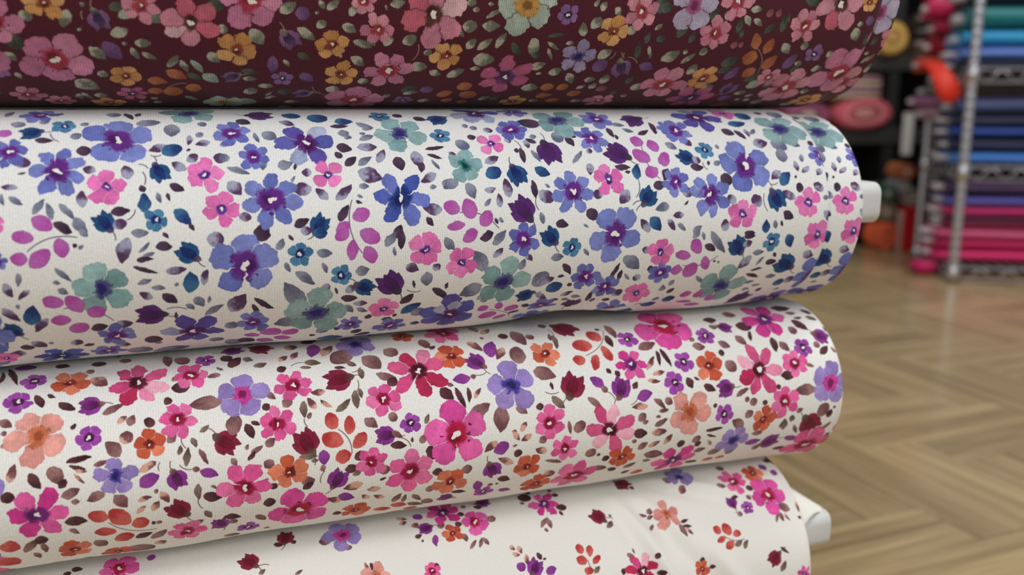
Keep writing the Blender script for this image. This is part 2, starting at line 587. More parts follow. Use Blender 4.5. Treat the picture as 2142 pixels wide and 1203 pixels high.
PRINT['blue'] = '''
FB -33.2 -54.5 15.4 -90 5
FB -57.8 -37.7 12.2 -130 7
Fb -77.2 -47.7 8.2
Fb -67 -77.6 8.5
FK -56 -65 5.4
FT -1.6 -80.4 13.2
FP -38.8 -28.9 8.7 -85 5
FP 3.4 -34.1 8.4 -80 5
FP -83.4 -14 4.2
FK -18.8 -13.1 5.5
Uk -16 -35.4 5.5 66.9
Uk -69.2 -60 5.4 162.4
Uk -40.3 -13.1 5.6 -124.2
Ld -67.4 -55.1 -59.8 -54.2 3.9
Ld -50.5 -47.4 -44.4 -48.5 5.9
Ld -37.4 -17.2 -29.4 -18.2 4.1
Ld -12.4 -29.4 -6.2 -26.1 4.1
Ld -60.3 -13.9 -53.4 -9.4 3.9
Ld -13.7 -25.8 -12.6 -21.7 1.6
Lg -80.8 -75 -78.9 -83.9 3.5
Lg -78 -67.2 -71.9 -66.6 5.3
Lg -66.4 -69.1 -62.5 -69 3.8
Lg -49.1 -65.8 -46 -67.8 3.4
Lg -53.2 -56.3 -48.6 -58.5 4.4
Lg -39 -79 -32.3 -77.4 6.5
Ld -30.8 -80.6 -27 -71.4 3
Ld -25.9 -75.2 -23.9 -80.6 2.9
Lg -26 -67 -14.6 -69.5 6.3
Lg -9.9 -66.8 -10.1 -56.3 7.1
Lg 1.8 -67.7 5.6 -65.6 4.1
Lx -12.6 -50.9 -20.3 -47.4 5.1
Ln -14.6 -46 -6.1 -49.8 7.5
Lx -2 -57.8 -2.8 -50.7 2.6
Lg 0.6 -56.2 3.6 -59.3 3.5
Lx 6.9 -53 0.1 -50.7 4.1
Ld -4.3 -47.4 -2.4 -48.7 1.5
Lx -3.7 -40.8 0.3 -45.4 4.7
Lx 13.9 -41.6 7.8 -43.9 5.5
Lx -4.4 -36.8 -11.1 -40.7 4.8
Lx -42.7 -37.2 -47.5 -38.2 4.6
Lx -29.2 -32.5 -30.5 -39.7 5.4
Lx -75.6 -43.2 -68.7 -41.3 5.6
Ld -73.6 -35.7 -70.5 -37.2 1.3
Lx -73.8 -29.8 -80.2 -30.2 3
Lg -77.4 -25.5 -72 -21.9 2.8
Lg -80.4 -27 -79.4 -21.7 2.1
Lg -68.5 -17.5 -63.4 -24.5 3.5
Lg -60.7 -14.9 -62.4 -22.8 3
Lg -57.8 -22.4 -52.2 -14.5 3.1
Lg -52.6 -15.5 -47.9 -8.7 4.9
Lx -48.7 -20.1 -48.8 -27.5 4.9
Ln -23.5 -16.7 -23 -25.6 5.4
Ld -24.6 -29.3 -23 -26.1 2.8
Lg -17.8 -25.9 -16.3 -20.9 2.5
Ln -10.6 -17.7 -4.2 -10.6 5.8
Ld -5 -11.1 -3 -7.6 2.1
Lx -36.9 -11 -31.1 -13.1 4.7
Lp -81.4 -57.5 -77.7 -61.8 5.3
Lp -68.9 -16.1 -60.9 -11.1 6.9
SS -61.4 -59.5 -57.7 -53.9
SS -19.7 -44.9 -15.1 -45.1
SS -24.9 -40.2 -20.9 -37.8
SS -23.4 -36.2 -22.8 -29.7
SS -31 -13.6 -27.2 -18.3
Fb 16.8 -59 9.3
Fb 25.7 -43.2 7.7
FW 51.1 -51.5 14.4
FB 32.2 -20.7 13.8 -88 7
FT 98.7 -57.9 13.6 -40 5
FN 94.1 -19.6 14.1 -118 6
FP 59.5 -32.5 7.7 -130 4
FP 9.6 -17.2 8.4 -60 5
FK 91.5 -75.6 6.3
FK 119.9 -55.5 5.4
Uk 121.4 -70.5 6.4 147.1
Ln 42 -77.6 51.2 -74.5 7.5
Ln 54.5 -75.2 64.1 -70.5 10.1
Ln 67.2 -69.2 76.8 -68.6 7
Ld 64 -63.9 74 -64.3 3.5
Ld 99 -78 103.1 -74 5.4
Ld 108.7 -73.3 115.4 -69.9 5.3
Up 31.5 -76.9 7.3 0.4
Ld 19.6 -70.9 26.1 -66.9 5.7
Lx 11.1 -50.1 14.6 -51.8 3.7
Lg 27 -59 28.9 -51.9 2.5
Lg 30.7 -58.9 37.4 -54.8 6.9
Lx 40.2 -69.5 47.5 -65.1 4.6
Lg 67.4 -57.9 72.8 -58.3 5.1
Lg 70.1 -55 73.9 -55 3.2
Lg 77.7 -66.9 85.9 -62.2 4.5
Lg 80 -61.3 86.2 -62.2 3.2
Lg 77.4 -53.3 85.2 -56.4 4
Lg 78.1 -57.8 81.4 -58.2 2.5
Lx 75.8 -48.2 85.5 -48.3 5.3
Ld 65.3 -48.7 73.2 -46.8 5.7
Ld 64.6 -45 67.3 -41.7 3.4
Ld 68.3 -37.3 74.4 -42.1 4.4
Lg 74.6 -37.5 81.8 -42 3.7
Lx 84.5 -38.1 89 -46.5 4
Ld 109.8 -45.8 120.2 -47.3 2.7
Ld 110.6 -42.7 117.7 -39.9 2.4
Lg 112 -39.4 115.8 -33.7 2.2
Lx 103.5 -44.9 105.8 -35.2 6.5
Ld 94.2 -41.7 96.3 -33.6 5.7
Ld 107.3 -37.9 105.4 -32.2 3.5
Lx 73.9 -33.6 85.8 -29.3 8.8
Lx 113.3 -31.4 105.2 -27 4.9
Lg 115.9 -23.9 119.8 -28.3 4.3
Lg 73.6 -26 78.8 -25.8 3
Lg 109.1 -24.6 112.7 -24.5 2.5
Lg 72.6 -21.4 75.1 -20.3 1.6
Ld 71.6 -18.8 74.4 -17.6 1.6
Lg 36.3 -37.5 43.7 -39.1 5.2
Ld 44.9 -38.8 44.3 -35 1.7
Lx 52 -33.9 47.4 -34 4.3
Lg 42.2 -29.1 44 -32.4 1.5
Lx 51.2 -25.3 42.4 -25.6 7
Lx 58.3 -19.8 53.2 -25.8 4.5
Lx 62.1 -19.1 70.5 -26.6 4.3
Lx 13.3 -30 19.1 -23.7 6.2
Lg 13.4 -37.5 23.4 -33.8 3.4
Lg 26 -40.7 26.8 -36 3
Lg 30 -41.9 29.4 -35.3 3.4
Lg 14.1 -41 10.7 -44.8 4.5
Lx 16.7 -13.6 22.4 -12.4 4.5
Ld 41.6 -7.6 49 -10.8 4.3
Lx 44.5 -5.4 50 -5.2 4.6
Uk 53.7 -8.1 5.6 -57.1
Ld 27.5 -9.7 27.1 -3.2 6.2
Ld 62.9 -9.2 67.8 -17.3 4.3
Lp 69.7 -10 77.7 -13.8 7.2
Lp 61.1 -4.1 68 -8 5.7
SS 69.8 -19.4 73.7 7.1
Lx 114.6 -12.4 104.5 -13.9 6.2
Ld 106.1 -9.5 109.5 -4.6 3
Ld 89.2 0.3 93.7 -5.8 4.8
FW 144.7 -79.5 14.4
Fb 167.5 -82.5 8.5
FT 189.5 -69.2 15.3
Fb 159.6 -59.8 9.2
Fb 213.7 -70.3 9.9
Fb 204.1 -52.1 9.4
FP 145.7 -49.1 7.6 -150 4
Ft 128.8 -35.5 9.4 -85 5
FB 186.2 -20 12.1 -90 7
FP 208 -26.1 9 -100 5
Fb 253.9 -60.6 6.2
Up 177 -42.7 8.5 75.2
Up 216.4 -41.9 8.4 -154.5
Up 157.1 -11.4 8.2 -128.7
Up 235.6 -68.8 7.8 152.6
Ln 139.3 -29.5 148 -32.9 7.4
Uk 156.3 -29.6 6.5 68
Ln 166.4 -33.1 174.4 -29.2 5.8
Ln 224.6 -25.4 226.2 -34.8 5.4
Ln 231.4 -4.5 237.6 3.4 6.7
Uk 230.4 -15.6 6.5 -52.7
Lp 123.4 -11.6 115.6 -15.6 7.2
Lp 130.3 -7.5 127 -18 8
Lp 134.7 -3.5 139.6 -11.2 7.3
Lp 125.9 -5 116.6 -3.8 4.9
Lp 132.9 -0.3 126.1 -0.6 4.9
Lp 233.7 -46.8 228 -52.5 7.7
Lp 241.2 -42.1 238.4 -50.7 7.1
Lp 235.4 -36 225.9 -43.1 8.5
Lp 240.3 -34.5 247.7 -40.5 5.9
Lp 238.9 -31.3 230.5 -27.7 7.1
SS 123.4 -11 143.9 -2
SS 233 -46.8 239.2 -25
Ld 133.7 -54 138.4 -53.9 4.4
Lx 144 -60 149.1 -59 4.4
Lg 126.8 -51.7 133 -45.7 6.8
Lx 121.6 -43.1 125.5 -42.4 2.8
Lg 123.9 -27 116 -24.4 5.5
Lg 128.6 -26.3 132.1 -17.8 5.8
Lx 139.7 -36.8 148 -40.6 4.5
Lg 133.3 -63.1 136.8 -64 3.5
Lg 137 -61.5 141.2 -61.5 3.9
Lx 153.7 -51.3 157.3 -51.2 3.4
Lg 168.2 -53.5 172.4 -54.2 3.5
Ld 158.4 -45.9 159 -42.3 2.6
Ld 161.3 -45.8 161.6 -36.3 3.4
SS 159.1 -51.2 161.6 -44.4
Lx 164.8 -51.1 166.1 -45.7 3.8
Lg 167 -44.3 170.7 -36.8 3.1
Ld 189.4 -54 192.3 -46.7 4.6
Ld 192.4 -54.3 195.5 -53 2.3
Lx 198.3 -43.3 202.1 -43.2 3.6
Lg 188.9 -35.7 196.3 -43 2.9
Ld 178.4 -64.6 164.3 -67 9.5
Lg 184.9 -57.6 184.2 -49.2 7.1
Ld 216.7 -61 217.9 -52.7 3.6
Ld 219.8 -55.3 219.9 -51 2.5
Ld 233.8 -54.6 241.5 -58.7 3.6
Ld 245.7 -66.2 245.4 -54.9 3.5
Lg 220.2 -64.2 228.6 -63.5 4
Lg 225.2 -59.9 232 -56.9 3.2
Ld 171.3 -49.4 165.3 -51.9 3.3
Lx 137.4 -21.5 143.8 -22.4 3.3
Lx 150.6 -17.7 149 -28.1 5
Lx 144.9 -12.9 145 -20.1 3.5
Lg 136.6 -13.8 140.7 -17.5 2.5
Ld 164.4 -26.5 165.2 -16.7 3.6
SS 164.9 -16.7 166.3 -10.5
Lg 167.1 -9.3 168.4 -3.1 3.3
Lx 166.8 -20 174.7 -15.2 7.1
Lg 170.7 -24.5 173.7 -22.1 1.5
Lx 203.3 -17.1 197.8 -18.4 5.3
Lx 218.8 -19.5 213.6 -12.1 6.7
Ld 193.3 -9.5 199.7 -5.2 6.4
Ld 175.3 -3.4 182.9 -2.5 4.8
Ld 212.8 -32.9 222.4 -32.3 3.9
Ld 218.6 -29.6 221.8 -29.8 1.9
Lx 198.8 -35.5 197.4 -28.6 4.6
Ld 240.9 -26.8 245.2 -31.1 4.2
Ld 234.6 -20.8 241.5 -22.5 5.3
Lx 231 3.7 224.9 -3.6 4.8
Lg 242.2 -11.1 234.1 -7.9 4.8
Ld 142.3 -7.5 143.3 -4.2 2
Lg 144.3 -7.5 146.3 -4.9 2
Ld 136.4 -0.1 141 -0.2 2.8
Lg 191.3 -2.2 194.4 -0.3 1.4
SS 222.9 -15.3 225.5 -25.3
SS 220.6 -11.3 225.9 -13.4
FW 279.5 -72.6 14.8
FP 301.1 -79.6 8.4
FP 354.1 -85.9 7.2
Fb 259 -58 10.2
FT 329.6 -59.1 16.2 -60 5
FB 295.1 -31.9 16.5 -105 5
FB 268.9 -15.6 12.7 -125 7
FK 271.8 -43 5.9
Fb 248.3 -23.5 8.5
FP 289.3 -3.7 9.2 -85 5
FP 333.8 -8.5 9 -95 5
Fb 347.8 -37.1 7.6
Uk 257.9 -38.2 6.1 -143.1
Ln 315.6 -19.7 323 -27.2 7.1
Uk 312.4 -11.1 7.3 58.2
Ln 305.7 7.8 305.2 -0.3 5.4
Ln 307.4 -77.5 317.1 -72.3 10.5
Ln 296.4 -63.9 309.4 -65.5 6.6
Ld 325.3 -81.7 327.5 -77.4 4.6
Lg 334.6 -81.7 338.5 -72.1 9.8
Lg 355.1 -66.3 346 -70.6 9.5
Ld 289 -58.6 296.3 -54.2 6.1
Ld 297.6 -58.5 302.6 -50.5 4.2
Lx 305 -59.4 305.6 -52.2 3.6
Lg 307.1 -54 312.4 -59.3 2.5
Lg 317.5 -47.7 327.3 -42.7 8.3
Lg 321.4 -42.8 321 -33.4 7.7
Lg 330.7 -47.1 336.8 -43.7 4.2
Lx 305.2 -46.3 315.3 -47.8 7.6
Lx 317.3 -28 310.3 -23 5
Ld 342.8 -46.9 346.8 -45.6 4
Lg 334.9 -38.1 333.5 -33.1 2.9
Lx 328.6 -33.9 329.6 -27.1 3.5
Lx 337.6 -30.2 331.7 -26.3 3.4
Lx 345.5 -28.7 342.1 -24.1 4
Ld 326.1 -23.2 327.9 -24.5 1.6
Ld 328.2 -14.9 329 -20.6 4.8
Lx 344.8 -15.7 338.6 -19.7 5.6
Lx 324.9 -11.3 316.5 -15.9 4.9
Ld 316.4 -3.6 323.6 0.4 5.3
Lg 311.1 0.5 312.4 5.6 2.8
Ld 315.5 0.7 316.2 4.5 2.2
Lx 300 -7.3 297.6 -14.7 7.1
Lx 285.2 -10.8 279.9 -14 5.1
Lx 278.3 5.3 278.2 -1.4 5.6
Ld 277.6 -26.4 283.6 -21.2 7.6
Ld 259.6 -32.1 267.6 -31.2 4.7
Ld 245.2 -31.1 241.1 -24.3 4.3
Lp 243.1 -32.5 245.8 -42 6.4
Lg 247.9 -48.1 254.6 -44.1 5.2
Lx 260.7 -50.3 264.6 -46.2 5.4
Lx 251.5 -17.9 258.1 -16.5 6.4
Lg 242 -21.8 245 -19.3 3.7
Lg 242.5 -9.9 236.8 -10.1 5.3
Lx 252 -4.9 244.7 -4.6 3.5
Lx 242 -2.9 246.3 3.8 3.7
Lg 248.1 -0.3 253.4 3.8 3
Lg 274.6 -33 279.4 -35 3.7
Lg 280.6 -46.7 280.9 -42.8 2.7
Ld 271.5 -35.5 271.3 -32.5 1.8
Ld 252.2 -10.2 255.3 -12.4 1.5
SS 267.8 -34.6 270 -29.9
SS 309.1 -20.2 314.3 -21
SS 304.1 -15.1 306.1 -4.6
Lx 261.7 -37.4 266.6 -35.3 5.1
Lg 258 5.6 262.8 1.5 4.1
Ld 291.3 7.1 298.8 7.5 3.2
Lx 344.4 -3.1 354.1 3 5.4
Lg 344 -11.3 349 -11.1 2.5
FT -43.6 17.8 13.1 -105 5
Fb -83.4 2.6 4.2
Fb -40.7 47.1 8.8
FW -6.9 49.5 13.7
FN -67.1 67.3 12.5
Fb -46.5 65.4 8.1
FP -89.4 60.1 5.8
Lp -68.3 -7.1 -77.2 -8.7 5.6
Lp -71.8 1.6 -78.4 1.5 6.3
Lp -71.2 5.7 -63.3 -1.9 7.2
Lp -59.1 -6.9 -57.7 1.7 6.4
SS -71.7 -1.5 -51.5 -6.8
Lp -60.3 24.3 -68.5 21.3 6.8
Lp -53.1 29.2 -58.5 19.9 7.5
Lp -51.1 31.3 -43.8 28.2 7.5
Lp -58.2 33.2 -66.8 33.6 6.3
Lp -60 40.9 -51.4 37.4 6.9
SS -60.6 26.6 -40.8 35.8
Ld -58.4 -10.6 -53.5 -9 2.8
Lg -50.8 -10.3 -47.2 -6.8 2.8
Ld -53.5 -2.4 -51.9 -4.2 2
Lg -51.3 -1.3 -49.6 -3.4 2
Lg -29.7 -7.4 -22.3 -7.5 4.3
Ld -16.7 -7.3 -14.2 -4.5 1.9
Ld -20.1 -1.1 -12.6 -1 4.2
Lx -31.6 -6 -35.2 5.9 6.2
Lg -27 1.4 -22 -3.2 1.8
Ld -28.6 4.8 -21.2 4.2 2.5
Lg -25.6 3 -20.5 1.8 1.9
Ld -30 7.7 -19.9 11.2 2.3
Lx -16.7 11.1 -7.4 9.9 4.1
Uk -6.4 2.6 6 -144.6
Ln -6.4 22.4 -5.6 11.3 6.8
Lx -0.9 18.8 1 10.7 3.8
Lx 2.4 -3.9 9.8 -2.6 7.2
Lg -62 6.3 -55.5 13.2 2.9
Lg -63.2 12.9 -60 13.4 1.8
Lg -61.9 16.4 -57.5 18.9 3.2
Lg -28.9 16.2 -22.7 14.4 2.9
Lg -23.2 18.5 -17.1 19 2.8
Lx -23.2 24 -28.7 20.6 3.9
Ld -18.9 22 -12.9 27.9 4.9
Lg -4.6 24.9 -1.2 31 5
Lg -8.9 28.9 -5.5 31.9 3.2
Lg 0.9 29.2 1.8 24.9 1.5
Lg -1 36.6 7.4 29.8 3.7
Ld -14 37.4 -13.5 33.1 1.4
Lg -13.3 18.4 -11.1 16.9 1.8
Up -25 34 7.4 178.6
SS -17.8 31 -8.9 31.9
Lg -76 7.8 -76.6 14.3 2.7
Lx -82.3 12.3 -80 19.3 3.8
Lx -73 15.6 -77.7 20.5 2.7
Lg -78.8 22.7 -78 25.6 1.8
Ln -74.9 35.4 -72.7 23.8 7.2
Lx -84.9 24.4 -79.1 32.3 4.3
Uk -83.4 37.9 5.4 -140.3
Lx -67.8 31.5 -73.9 39.9 4.2
Ld -50.9 40.5 -43.6 38.4 5.4
Lx -41.2 39.4 -32.8 38.2 5.9
Ld -29.6 54.2 -20.9 54.7 8.2
Lg -24.5 60.6 -21.9 58.3 3.3
Ld -81.9 50.8 -76.4 52.4 4.6
Lx -76.4 47 -71.2 52.9 5.7
Lg -70.2 49.9 -68.1 49.3 2.1
Lx -61.3 50.5 -55.6 51.5 5.6
Ld -56.1 55.4 -51 53.5 3.7
Lx -80.9 58.7 -86.7 55.4 6.3
Lx -42.7 56.4 -35.7 57.9 6.5
Lg -37.4 65.6 -27.1 72.6 11.9
Lg -26.9 77.7 -9.3 72.4 13.6
Lg 0.1 65 7.3 68.6 7
Ld 8 46.9 10 46.2 2
FB 18.2 9.7 15.7 -90 5
FK 43.7 5.9 6.1
FK 63.2 18.2 5.6
FP 105.2 7.1 8.9 -80 5
FP 85.7 41.7 7.6
FT 51.5 41 16.5 -85 5
Fb 21.2 45 8.4
Fb 69.3 52.8 6.6
Fb 91.2 60.2 9.6
FW 121.9 51.3 16.6
Lp 67.3 -5 60.9 -0.1 6.2
Lp 73 -4.2 82.2 1.5 7.9
Lp 68.2 10.5 69.2 0.1 5.7
Lp 75.3 3.8 79.5 12.3 6.8
Lp 25.5 60.7 34.3 53.2 10.3
Lp 35.3 59.9 43.4 54.8 6.9
Lp 24.5 62.9 17.1 61 7.3
Lp 40.3 66.6 31.6 65.9 7.7
Lp 31.5 74.1 23.7 70.1 8.3
Ln 50.4 -4.2 57 -3.4 5.7
Uk 75 25.8 5.9 27.2
Up 87.9 24.3 8.2 -126.1
SS 96.5 29 103.9 30.3
Ld 38.9 -3.7 40.7 -1.1 1.8
Ld 22.9 -5.5 30.3 -3.6 6.5
Lg 33.1 3.2 36.8 -1.8 3.7
Lg 51.5 5.8 59.2 6.4 4.8
Lg 36.6 9.2 38.7 14.8 2.8
Lg 54.4 10.8 56.4 16.5 2.6
Lg 41.2 14.4 50.5 22 4.9
Lg 45.2 34.9 36 20.3 9.1
Lx 53.9 22.9 57.6 25.7 4.4
Ld 60.4 24.7 61.6 28.7 1.8
Lx 65.5 27.7 70.2 24.8 4.6
Ld 63.3 31.6 71.6 32.4 4.6
Lx 69.9 35.9 76.9 35.8 3.9
Lg 65.9 36.2 69.5 42.3 4
Lg 71.5 39.2 77.2 42.8 3.3
Lg 70 16.9 77.1 15.6 5.3
Lg 85.1 4.4 90.4 -2.9 4.3
Ld 93.1 -3.8 92.9 6.4 4.3
Lg 89.1 4.6 89.9 9.6 2.1
Lg 115.4 1 117.6 7.7 3.3
Lx 95.4 14.4 101.9 17.8 5.1
Lx 109.7 18.3 112.9 15 4.4
Lg 106.4 18.7 106.5 27.7 5.9
Ld 99.4 23.2 100.3 27.9 1.6
Ld 94 38.4 100.7 32.2 4.9
Ln 95 46.5 104.8 38.7 6.6
Ld 110.2 28.7 118.4 36.9 4.2
Lg 101.1 49.4 107.3 44.2 7.6
Ld 76.3 47.4 80.1 46.9 3.7
Ld 85.9 50.3 91.2 52.3 4.6
Ln 102.2 59.5 107.4 59.1 5
Ld 91.9 49.1 92.7 46.2 2.4
Ld 21.4 27.8 30.9 36 3
Ld 20.8 31.7 24.3 38.7 2.7
Lx 10.3 35.6 17.6 24.9 8.4
Lg 43 45.7 31 47.3 8.7
Lg 52.1 56.4 58.2 57.7 5.9
Lg 8 47.8 14.1 45 6.4
Lg 25.8 46.6 24.4 56.2 4.4
Ld 61.5 57 64.6 54.9 3.5
Ld 70.4 62.7 76.5 61.7 5.9
Ld 49.2 61.7 52.3 62.4 3
Lg 8.3 70.4 15.9 77 9.6
Ld 14.6 69 22.2 74.4 8.7
Ln 53.7 69 67.8 69.2 10.2
Ld 73.5 68.8 82.2 69.5 7
Fb 157.7 4.5 9
FP 124.5 15.1 8.6 -60 5
FT 148.6 28.4 14.8 -75 5
FK 185.3 10.3 5.6
FB 210.3 3.8 15.4 -52 5
Fb 195.9 28.5 9.1
Fb 209.6 36.7 8.6
Fb 241.5 29.1 7.6
FP 239.1 15.8 8.1
FP 231.4 44.3 8.7
Fb 175.9 52.4 9.3
Fb 219.6 59.6 9.5
FW 122.9 51.5 11.7
FB 177.8 75.8 13.1
Lp 124.7 3.6 132.4 -0.9 6.2
Lp 143.8 47.9 137.4 49.2 6.2
Lp 148.4 43.6 150.4 51 5
Lp 150.7 57.3 140.1 58.2 10.1
Lp 155.9 55.5 159.5 47.9 8
Lp 157 61.7 151.9 68.3 7.9
SS 144.6 50.2 161.7 69
Uk 172.4 3.7 6.1 -131.4
Up 194.2 52.7 6.9 -90.3
Uk 162.6 39.7 5.7 155.3
Ln 174 36.7 182.9 32.7 7.9
Ln 252.5 55 256.5 53 4.3
Ln 241.6 62.3 250 58.9 8.6
Ln 237.5 82.3 237.6 67.4 8.6
Ld 133.8 3.5 141 0 4.6
Lg 140.5 6.7 147.9 -0.8 5
Lg 115.1 1.5 119.9 7.9 4.6
Lg 137.9 20.3 130.7 8.5 7.7
Lg 136.6 29.5 125.2 36 8.7
Lg 166 32.8 173.1 24 9.9
Lx 167.6 31.4 177.5 27.8 5.5
Lg 157 21.6 158.6 14.8 3.8
Lx 141.4 13.1 146.6 8.2 3.7
Lx 159 12.4 163 16.3 3.7
Lg 173.5 15.4 180.9 15.2 4.7
Ld 181.1 19.3 186.9 26.4 4
Ld 179.2 27.2 183.3 27.2 1.8
Lg 192.3 11.2 195.3 15.7 2.3
Lg 216.9 17 227.7 25.1 7.7
Lx 232.2 14.1 227.2 13.8 4.7
Ld 211.2 30.5 215 20.8 3
Ld 216 32.4 216.8 25.1 2.9
Lg 219.2 28.1 223.1 33 1.8
Lx 229.9 31.2 224.7 31.6 5
Ld 185.9 33.7 189 33.2 2.9
Ld 232.5 25.5 236.2 25.7 3.6
Lx 216 44.6 221.3 40.4 6.4
Ld 202.6 50.3 202.1 40.3 3.6
Ld 205.5 51.9 206 46.4 2.6
Ld 211.6 49.3 216.5 49.9 3.9
Ld 234.2 54.9 240 57.2 4.7
Lx 183.8 42 190.8 39.1 3.5
Lg 190.6 43.2 196.6 43.9 3.3
Lx 168.3 37.8 176.4 44.9 3.9
Lg 185.5 45.5 190.3 46.6 3.4
Ld 163.4 48.4 168.3 52.5 3.9
Ld 160 62.3 163.2 56.8 6.1
Ld 179.5 45.8 183.6 45.8 3.1
Lx 135.2 39.4 139.6 37.4 4.4
Lg 137.7 41.4 141.6 41.4 2.7
Lg 246.5 44 247.5 39.4 4.5
Lg 244.3 52.5 248.5 50.7 4.3
Ld 117.2 30 117.6 25.9 1.8
Ld 114.2 31.2 118.5 37.7 3.4
FP 342 10.8 9.4 -60 5
FT 286.4 43.2 15.9 -80 5
FK 310.8 13.2 5.9
FB 350.8 40.7 15.8
FW 340.7 76.4 17.6
Lp 264 17.9 258.4 9.2 6.8
Lp 258.5 19.6 248.4 17 5.7
Lp 255.2 27.8 248 28.1 6.8
Lp 258 33.5 263.1 24 9.6
Lp 267.3 20.1 271.2 29 6.1
SS 254.7 24.9 276.4 20
Lp 268.9 48.7 262 50.1 6.7
Lp 277.9 48.6 271.4 52.5 7.2
Lp 288.4 54.3 281.5 56.7 6.9
Lp 263.2 58.2 274 59.2 4
Lp 271.3 63.9 281.8 64.3 5.5
Uk 287.9 14.6 7.2 -128.8
Ln 321 9.1 325.1 17.3 6.1
Uk 324.5 29 8.5 -151.5
Ln 324.8 47.4 330.8 42.7 7.2
Ln 252.1 54.9 259.7 52.2 7.7
Ld 291.2 8.9 299 8.7 4.2
Lx 291.5 14.8 297.5 12.5 4.4
Ld 266.5 12.8 273.8 16.5 4.5
Lg 268.9 5.4 280.4 18.9 4.9
Lg 258.3 8.6 261.9 3.8 4.3
Lg 264.1 5.2 265.7 10.2 2.6
Lg 299.6 19.7 306.8 19.4 3.9
Ld 314 20.2 316.1 23.2 2.2
Ld 310.4 27.3 317.9 26.2 4.5
Lx 299 21.4 292.5 30.6 6.3
Lg 304.1 28.3 308.1 22.7 2.3
Ld 301.9 32.1 309.5 30.7 2.2
Ld 299.9 34.5 310.3 38 2.6
Lx 334.9 22.2 342.8 24.9 6
Ld 274.3 24.1 275.7 22.7 1.8
Lg 277.4 25 278.1 23.6 1.5
Lg 265.6 33.3 273.8 40.1 2.8
Lg 315 38.4 322.4 38.1 3.9
Lg 302.1 42.9 308.7 41.1 2.9
Lg 308.7 45.6 314.8 45.7 2.8
Ld 315.9 53.5 318.6 50.1 4.1
Lg 303.5 48.9 308.9 48.9 3.7
Lg 330.2 55.5 333.6 53.3 3.8
Lx 331.8 45.9 336.5 40.3 6.6
Ln 354.3 49.6 361.7 45.8 6
Up 308.9 61.4 9.5 -50
Lg 359.2 58.4 362.4 55.8 3.9
Lg 352.4 67.5 358.6 63.5 7
Lg 250.4 39.7 252.5 34.7 3.3
Ld 251.7 46.6 254.7 41.9 4
Lg 247.9 44.1 246.5 38.4 2.1
'''
